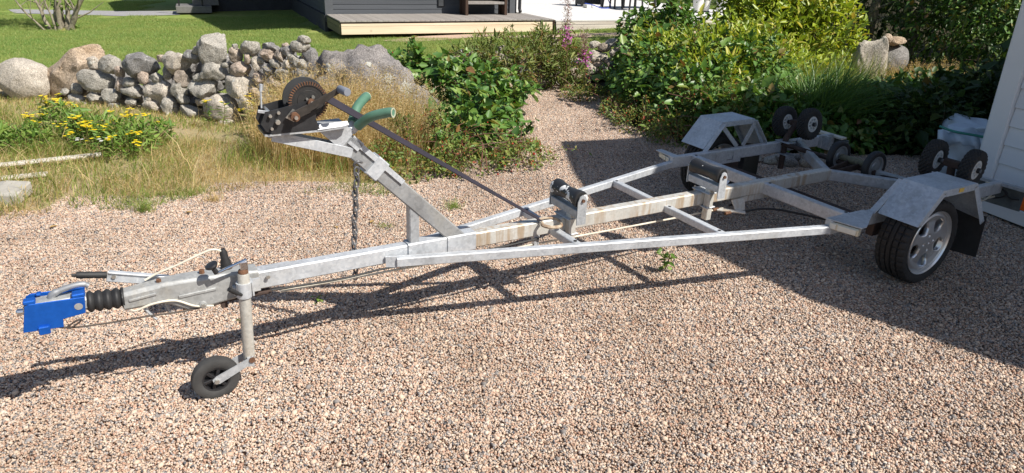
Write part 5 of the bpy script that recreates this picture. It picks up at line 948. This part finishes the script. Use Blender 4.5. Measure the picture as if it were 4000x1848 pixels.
def fireweed(x, y, h, label, seed):
    r = np.random.default_rng(seed); z = gz(x, y); root = thing('fireweed', label, 'wildflower', (x, y, z), 0, 'pink fireweed stalks'); g = G(); top = np.array([x+r.normal()*.05, y, z+h]); b = np.array([x, y, z])
    pts = curve([b, (b+top)/2+np.array([.02, 0, 0]), top], 6); g.add(tube(pts, list(np.linspace(.006, .002, len(pts))), 5)); o = mk('stem', g, M_CANE, root); o.location = -root.location
    def along(t0, t1, n, sp): t = r.uniform(t0, t1, n)[:, None]; return b+(top-b)*t+r.normal(0, sp, (n, 3))
    n = 90; P = along(.1, .72, n, .012); a = r.uniform(0, 6.28, n); D = np.stack([np.cos(a), np.sin(a), r.uniform(-.2, .5, n)], 1); V, Q = leafV(P, D, np.tile([0, 0, 1.], (n, 1)), r.uniform(.06, .11, n), r.uniform(.012, .02, n)); link('foliage', npmesh('foliage', V, Q, None, M_WILLOW), root, -root.location)
    n = 110; P = along(.50, .66, n, .045); a = r.uniform(0, 6.28, n); D = np.stack([np.cos(a), np.sin(a), r.uniform(-.3, .4, n)], 1); V, Q = leafV(P, D, r.normal(size=(n, 3)), r.uniform(.028, .045, n), r.uniform(.022, .032, n)); link('flower', npmesh('flower', V, Q, None, M_PFL), root, -root.location)['kind'] = 'stuff'
    n = 260; P = along(.66, 1.0, n, .032); a = r.uniform(0, 6.28, n); D = np.stack([np.cos(a), np.sin(a), r.uniform(.2, 1.2, n)], 1); V, Q = leafV(P, D, r.normal(size=(n, 3)), r.uniform(.03, .07, n), r.uniform(.005, .010, n)); link('seed_pod', npmesh('seed_pod', V, Q, None, M_PSEED), root, -root.location)['kind'] = 'stuff'
fireweed(.72, 10.5, 1.42, 'tallest fireweed with pale seed head in front of the deck corner', 61); fireweed(1.02, 10.6, .88, 'short fireweed with red pods right of the tallest one', 62); fireweed(2.35, 10.0, .62, 'fireweed with pink bloom inside the bramble thicket', 63); fireweed(1.95, 10.2, .60, 'small fireweed left in the bramble thicket', 64)
# ornamental grass
r = np.random.default_rng(71); og = thing('ornamental_grass', 'clump of long arching dark green grass behind the pneumatic rollers', 'grass clump', (3.45, 7.95, gz(3.45, 7.95)))
n = 950; P = np.stack([3.45+r.normal(0, .14, n), 7.95+r.normal(0, .12, n), np.zeros(n)], 1); P[:, 2] = GZ(P); az = np.where(r.uniform(0, 1, n) < .72, r.normal(-.1, .9, n), r.uniform(0, 6.28, n))
V, Q, Tt = bladeV(P, r.uniform(.7, 1.15, n), np.full(n, .013), az, np.abs(r.normal(.65, .25, n)), 1.1); link('blades', npmesh('blades', V, Q, Tt, M_ORN), og, -og.location)
# hedges and background trees
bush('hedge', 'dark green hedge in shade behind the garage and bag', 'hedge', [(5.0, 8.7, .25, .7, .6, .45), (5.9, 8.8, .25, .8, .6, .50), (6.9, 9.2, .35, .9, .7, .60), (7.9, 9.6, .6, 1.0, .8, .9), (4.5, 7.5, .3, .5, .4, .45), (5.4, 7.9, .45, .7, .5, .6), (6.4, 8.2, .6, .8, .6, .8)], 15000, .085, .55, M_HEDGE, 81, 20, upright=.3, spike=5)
def tree(name, label, x, y, h, blobs, n, L, mat, seed, trunks, group=None, wr=.5, hole=.25):
    r = np.random.default_rng(seed); z = gz(x, y); root = thing(name, label, 'tree', (x, y, z), 0, group); g = G()
    for (bx, by, tx, ty, tz, r0) in trunks:
        b = Vector((x+bx, y+by, z-.05)); e = Vector((x+tx, y+ty, z+tz)); m_ = (b+e)/2+Vector((r.normal()*.08, r.normal()*.08, 0)); pts = curve([b, b.lerp(m_, .5)+Vector((r.normal()*.03, 0, 0)), m_, e], 5); g.add(tube(pts, list(np.linspace(r0, r0*.4, len(pts))*(1+.08*r.normal(size=len(pts)))), 10))
        for q in range(5):
            s = pts[int(len(pts)*r.uniform(.35, .9))]; d = Vector((r.normal()*.5, r.normal()*.5, r.uniform(.1, .7))); g.add(tube([s, s+d*.4, s+d*.8+Vector((0, 0, .1))], [r0*.3, r0*.2, r0*.08], 6))
    o = mk('trunk', g, M_BARK, root, 60); o.location = -root.location
    vol = np.array([b[3]*b[4]*b[5] for b in blobs])**.67; vol /= vol.sum(); k = r.choice(len(blobs), int(n*1.6), p=vol); B = np.array(blobs)[k]; d = unit(r.normal(size=(len(k), 3))); P = np.array([x, y, z])+B[:, :3]+d*B[:, 3:6]*(.35+.65*r.uniform(0, 1, len(k))**.6)[:, None]
    q = wob(P, 4, seed)+.5*wob(P, 10, seed+1); kp = (q > -hole*2) & (P[:, 2] > GZ(P)+.02); P, d = P[kp][:n], d[kp][:n]; N0 = len(P); l = L*np.exp(r.normal(0, .25, N0))
    V, Q = leafV(P, unit(d+r.normal(0, .7, (N0, 3))+np.array([0, 0, -.2])), unit(np.array([0, 0, 1.])+d*.5+r.normal(0, .5, (N0, 3))), l, l*wr); link('crown', npmesh('crown', V, Q, None, mat), root, -root.location); return root
tree('multi_stem_tree', 'many stemmed tree standing on the lawn at top left', -11.35, 17.85, 5, [(-.6, 0, 2.6, 1.2, 1.2, .8), (-1.2, .2, 2.1, 1.0, 1.0, .7), (.5, .2, 3.0, 1.0, 1.0, .6), (.1, .1, .65, .30, .25, .25), (0, 0, .06, .45, .35, .10)], 2600, .09, M_WEED, 91, [(-.22, 0, -.75, .1, 1.1, .055), (-.12, .05, -.25, .2, 1.9, .085), (0, .1, .02, .3, 2.2, .08), (.05, -.08, .15, 0, 2.2, .07), (.12, .05, .38, .3, 2.0, .07), (.25, -.05, 1.15, -.1, 1.25, .085), (-.3, -.1, -1.0, -.2, 1.0, .03), (-.02, -.15, -.05, -.3, 1.5, .03)])
tree('tall_hedge_tree', 'tall dark leafed tree filling the top right corner', 8.0, 11.4, 6, [(0, 0, 1.6, 1.5, 1.0, 1.6), (-.9, .6, 1.3, 1.1, .8, 1.3), (1.2, .3, 2.0, 1.4, 1.1, 1.9), (0, .5, 3.4, 1.7, 1.2, 1.4), (.3, -.4, .7, 1.0, .7, .8)], 15000, .085, M_BRAM, 92, [(0, 0, .1, .1, 3.0, .09), (.5, .2, .9, .3, 3.2, .07)])
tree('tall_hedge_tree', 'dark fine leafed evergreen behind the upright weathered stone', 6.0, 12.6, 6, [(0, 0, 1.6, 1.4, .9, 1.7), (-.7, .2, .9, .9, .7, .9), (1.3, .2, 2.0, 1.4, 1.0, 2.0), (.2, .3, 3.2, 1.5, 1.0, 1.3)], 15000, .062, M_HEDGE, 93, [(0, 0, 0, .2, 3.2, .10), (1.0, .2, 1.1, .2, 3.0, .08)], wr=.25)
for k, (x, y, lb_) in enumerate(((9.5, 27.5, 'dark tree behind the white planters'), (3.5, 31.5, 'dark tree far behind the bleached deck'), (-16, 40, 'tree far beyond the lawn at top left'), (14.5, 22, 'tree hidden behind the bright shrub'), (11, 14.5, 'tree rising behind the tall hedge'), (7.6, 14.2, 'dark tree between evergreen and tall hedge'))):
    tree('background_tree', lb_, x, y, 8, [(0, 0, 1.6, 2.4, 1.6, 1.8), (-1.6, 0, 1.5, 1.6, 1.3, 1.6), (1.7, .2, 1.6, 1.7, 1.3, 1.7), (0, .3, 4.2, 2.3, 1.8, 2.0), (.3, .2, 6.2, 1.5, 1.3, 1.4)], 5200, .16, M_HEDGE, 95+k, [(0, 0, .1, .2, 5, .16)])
tree('shade_tree', 'tall unseen tree added behind the garage to shade the hedge', 13.2, 6.3, 8, [(0, 0, 3.6, 1.9, 2.0, 1.5), (-.8, 1.2, 4.8, 1.7, 1.6, 1.4), (.9, -.6, 5.2, 1.8, 1.7, 1.4), (.1, .2, 6.4, 1.5, 1.5, 1.1)], 5200, .17, M_HEDGE, 97, [(0, 0, .1, .2, 5.5, .18)])  # out of view, added to throw shade over the hedge
# foliage in the three white planters
for p in PLANTERS:
    r = np.random.default_rng(int(p.location.x*100)); n = 220; P = np.array([0, 0, .5])+r.normal(0, .10, (n, 3)); D = unit(r.normal(size=(n, 3))+np.array([0, 0, .6])); V, Q = leafV(P, D, r.normal(size=(n, 3))+np.array([0, 0, 1]), r.uniform(.05, .10, n), r.uniform(.03, .05, n)); link('foliage', npmesh('foliage', V, Q, None, M_FOLI0), p)
# ------------------------------------------------------------------ small plants on the gravel
def sprig(x, y, h, label, seed, n=26, L=.05, w=.62, mat=M_WEED):
    r = np.random.default_rng(seed); z = gz(x, y); root = thing('gravel_weed', label, 'weed', (x, y, z)); g = G(); P = []
    for s in range(3):
        e = np.array([x+r.normal()*.035, y+r.normal()*.03, z+h*r.uniform(.7, 1)]); pts = curve([(x, y, z-.01), ((x+e[0])/2+.01, (y+e[1])/2, z+h*.5), e], 4); g.add(tube(pts, .0028, 5)); P += [np.array(q) for q in pts[2:]]*3
    o = mk('stem', g, M_STEM, root); o.location = -root.location; o['kind'] = 'stuff'
    P = np.array(P)[:n]+r.normal(0, .008, (min(n, len(P)), 3)); m = len(P); a = r.uniform(0, 6.28, m); D = np.stack([np.cos(a), np.sin(a), r.uniform(-.4, .4, m)], 1); V, Q = leafV(P, D, np.tile([0, 0, 1.], (m, 1))+r.normal(0, .35, (m, 3)), L*r.uniform(.6, 1.2, m), L*w*r.uniform(.7, 1.1, m)); link('foliage', npmesh('foliage', V, Q, None, mat), root, -root.location)
sprig(1.04, 4.32, .19, 'leafy green seedling on the gravel below the near diagonal bar', 301, 30, .052)
sprig(-1.18, 3.82, .05, 'tiny green seedling in the shade line under the drawbar', 302, 16, .035); sprig(-1.55, 3.58, .03, 'tiniest green seedling on bare gravel near the jockey wheel', 303, 8, .025); sprig(.32, 4.58, .05, 'tiny grass sprig under the first cross bar', 304, 12, .04, .2)
def tuft(x, y, h, n, label, seed, mat=M_GRASS):
    r = np.random.default_rng(seed); P = np.stack([x+r.normal(0, .035, n), y+r.normal(0, .03, n), np.zeros(n)], 1); P[:, 2] = GZ(P)-.005; V, Q, Tt = bladeV(P, h*np.exp(r.normal(0, .3, n)), np.full(n, .0035), r.uniform(0, 6.28, n), np.abs(r.normal(.8, .3, n)))
    o = link('grass_tuft', npmesh('grass_tuft', V, Q, Tt, mat)); tag(o, label, 'grass tuft')
tuft(-.50, 5.52, .07, 130, 'small green grass tuft on the gravel right of the winch post', 311); tuft(-3.02, 5.35, .13, 150, 'loose grass tuft at the gravel edge left of the chain', 312); tuft(-1.0, 5.1, .035, 60, 'flat grass tuft on the gravel right of the hanging chain', 313); tuft(-4.9, 4.4, .06, 90, 'grass tuft on the gravel at the left picture edge', 314); tuft(-2.55, 5.62, .10, 110, 'brownish grass tuft on the gravel edge above the drawbar', 315, M_DRY)
# fallen leaves and bits
for k, (x, y, rot) in enumerate(((-2.66, 5.30, .3), (-1.12, 5.12, 1.2), (-1.35, 5.0, 2.2), (-3.55, 4.95, .9))):
    V, Q = leafV(np.array([[0, 0, .008]]), np.array([[math.cos(rot), math.sin(rot), .1]]), np.array([[.1, .1, 1.]]), np.array([.06]), np.array([.032])); o = link('fallen_leaf', npmesh('fallen_leaf', V, Q, None, leafmat('fallen_leaf_%d' % k, [(0, (.34, .20, .07)), (1, (.42, .28, .10))], .1)), None, (x, y, gz(x, y)+.008))
    tag(o, ['tan fallen leaf on the gravel by the grass edge', 'tan fallen leaf on the gravel right of the winch strut', 'brown fallen leaf beyond the joint of the drawbar', 'brown fallen leaf on the gravel at the left'][k], 'leaf')
# ------------------------------------------------------------------ things lying in the verge and at the garage
def lie(name, label, cat, a, b, w_, h_, mat, z0=.02):
    a = Vector((a[0], a[1], gz(*a)+z0+h_/2)); b = Vector((b[0], b[1], gz(*b)+z0+h_/2)); m_ = (a+b)/2; d = (b-a); o = mk(name, box((0, 0, 0), (d.length, w_, h_)), mat, None, None, m_, .006); o.rotation_euler = (0, -math.atan2(d.z, math.hypot(d.x, d.y)), math.atan2(d.y, d.x)); return tag(o, label, cat)
lie('plank', 'long bleached plank lying in the weeds at left', 'plank', (-5.35, 6.25), (-4.18, 6.86), .085, .028, M_PLANK, .03)
lie('plank', 'short bleached board half buried in grass below the long plank', 'plank', (-4.78, 6.14), (-4.42, 6.30), .09, .028, M_PLANK, -.005)
o = mk('concrete_block', G().add(plate([(-.20, -.11, -.03), (.17, -.11, -.03), (.17, -.11, .075), (-.02, -.11, .085), (-.20, -.11, .05)], (.03, .22, .06))), M_CONC, None, None, (-4.36, 5.60, gz(-4.36, 5.6)), .01); o.rotation_euler.z = .1; tag(o, 'pale concrete lump with a sloping face at the left gravel edge', 'block')
for k, (x, y, s_) in enumerate(((2.62, 6.93, .15), (2.78, 6.86, .19), (2.95, 6.84, .16), (2.70, 7.03, .13), (2.88, 7.02, .16), (3.10, 6.84, .17), (2.48, 6.98, .14), (3.05, 7.0, .13))):
    V, F = rock((s_, s_*.75, s_*.6), 600+k, 2, 6, .03); me = npmesh('edge_stone', V, tris=F, mat=ROCKS[[0, 4, 3][k % 3]]); me.shade_smooth(); o = link('edge_stone', me, None, (x, y, gz(x, y)+s_*.2)); tag(o, '%s of the stones in shade behind the far rail' % ['second from the left', 'largest and middle', 'brown one right of the middle', 'small front one', 'rear grey one', 'rightmost', 'leftmost', 'smallest rear one'][k], 'stone', 'stones in shade behind the far rail')
# builder's bag
def bagshape():
    r = np.random.default_rng(5); n = 48; m = 22; v = []; f = []
    for j in range(m):
        t = j/(m-1); z = .44*t
        for k in range(n):
            a = 2*PI*k/n; sq = 1/max(abs(math.cos(a)), abs(math.sin(a)))**.72; R = .40*sq*(1+.10*math.sin(PI*t)-.10*max(0, t-.75)/.25)
            fold = .034*math.sin(7*a+4*t)+.022*math.sin(13*a-9*t+1)+.036*math.sin(5*a+9*t)*t
            v.append(((R+fold)*math.cos(a), (R+fold)*math.sin(a), z+.03*math.sin(3*a+1)*t+.015*math.sin(11*a)*t))
    for j in range(m-1):
        for k in range(n): f.append((j*n+k, j*n+(k+1) % n, (j+1)*n+(k+1) % n, (j+1)*n+k))
    c = len(v); v.append((0, 0, .40)); top = (m-1)*n
    for k in range(n): f.append((top+k, top+(k+1) % n, c))
    return v, f
M_BAG = simple('white_woven_plastic', (.62, .70, .78), .55, 0, .07, 5, .25); M_BAGE = simple('green_bag_seam', (.05, .26, .20), .6)
bag = thing('builders_bag', 'white woven builder\'s bag with green seam beside the garage corner', 'bag', (4.66, 6.72, gz(4.5, 6.7)), -.55)
mk('sack', bagshape(), M_BAG, bag, 60)
mk('seam', tube(curve([(-.46, -.30, .44), (-.34, -.52, .45), (-.14, -.56, .445), (.08, -.57, .42), (.25, -.55, .36), (.38, -.50, .30)], 8), .012, 8), M_BAGE, bag, 50)
g = G()
for (x, y, w_, d1) in ((-.30, -.36, .34, .10), (.05, -.40, .36, .06), (.30, -.40, .30, .08)):
    P = []
    for i in range(9):
        t = i/8-.5; P.append((x+t*w_, y-.13-.03*math.sin(i*1.7), .44+.02*math.sin(i*2.1)))
    v = P+[(p[0]+.02, p[1]-.07-.02*math.sin(i*1.3), p[2]-d1-.02*math.sin(i)) for i, p in enumerate(P)]; g.add((v, [(i, i+1, 10+i, 9+i) for i in range(8)]))
mk('flap', g, M_BAG, bag, 60, solid=.004)
V, F = rock((.36, .26, .12), 88, 3, 4, .03); me = npmesh('folded_cloth', V, tris=F, mat=M_BAG); me.shade_smooth(); o = link('folded_cloth', me, None, (4.50, 6.50, gz(4.1, 6.6)+.46)); tag(o, 'white folded cloth on top of the builder\'s bag', 'cloth')
V, F = rock((.46, .28, .11), 89, 3, 5, .03); me = npmesh('brown_slab', V, tris=F, mat=ROCKS[3]); me.shade_smooth(); o = link('brown_slab', me, None, (4.82, 6.56, gz(4.4, 6.6)+.46)); tag(o, 'brown slab lying on the builder\'s bag right of the folded cloth', 'slab')
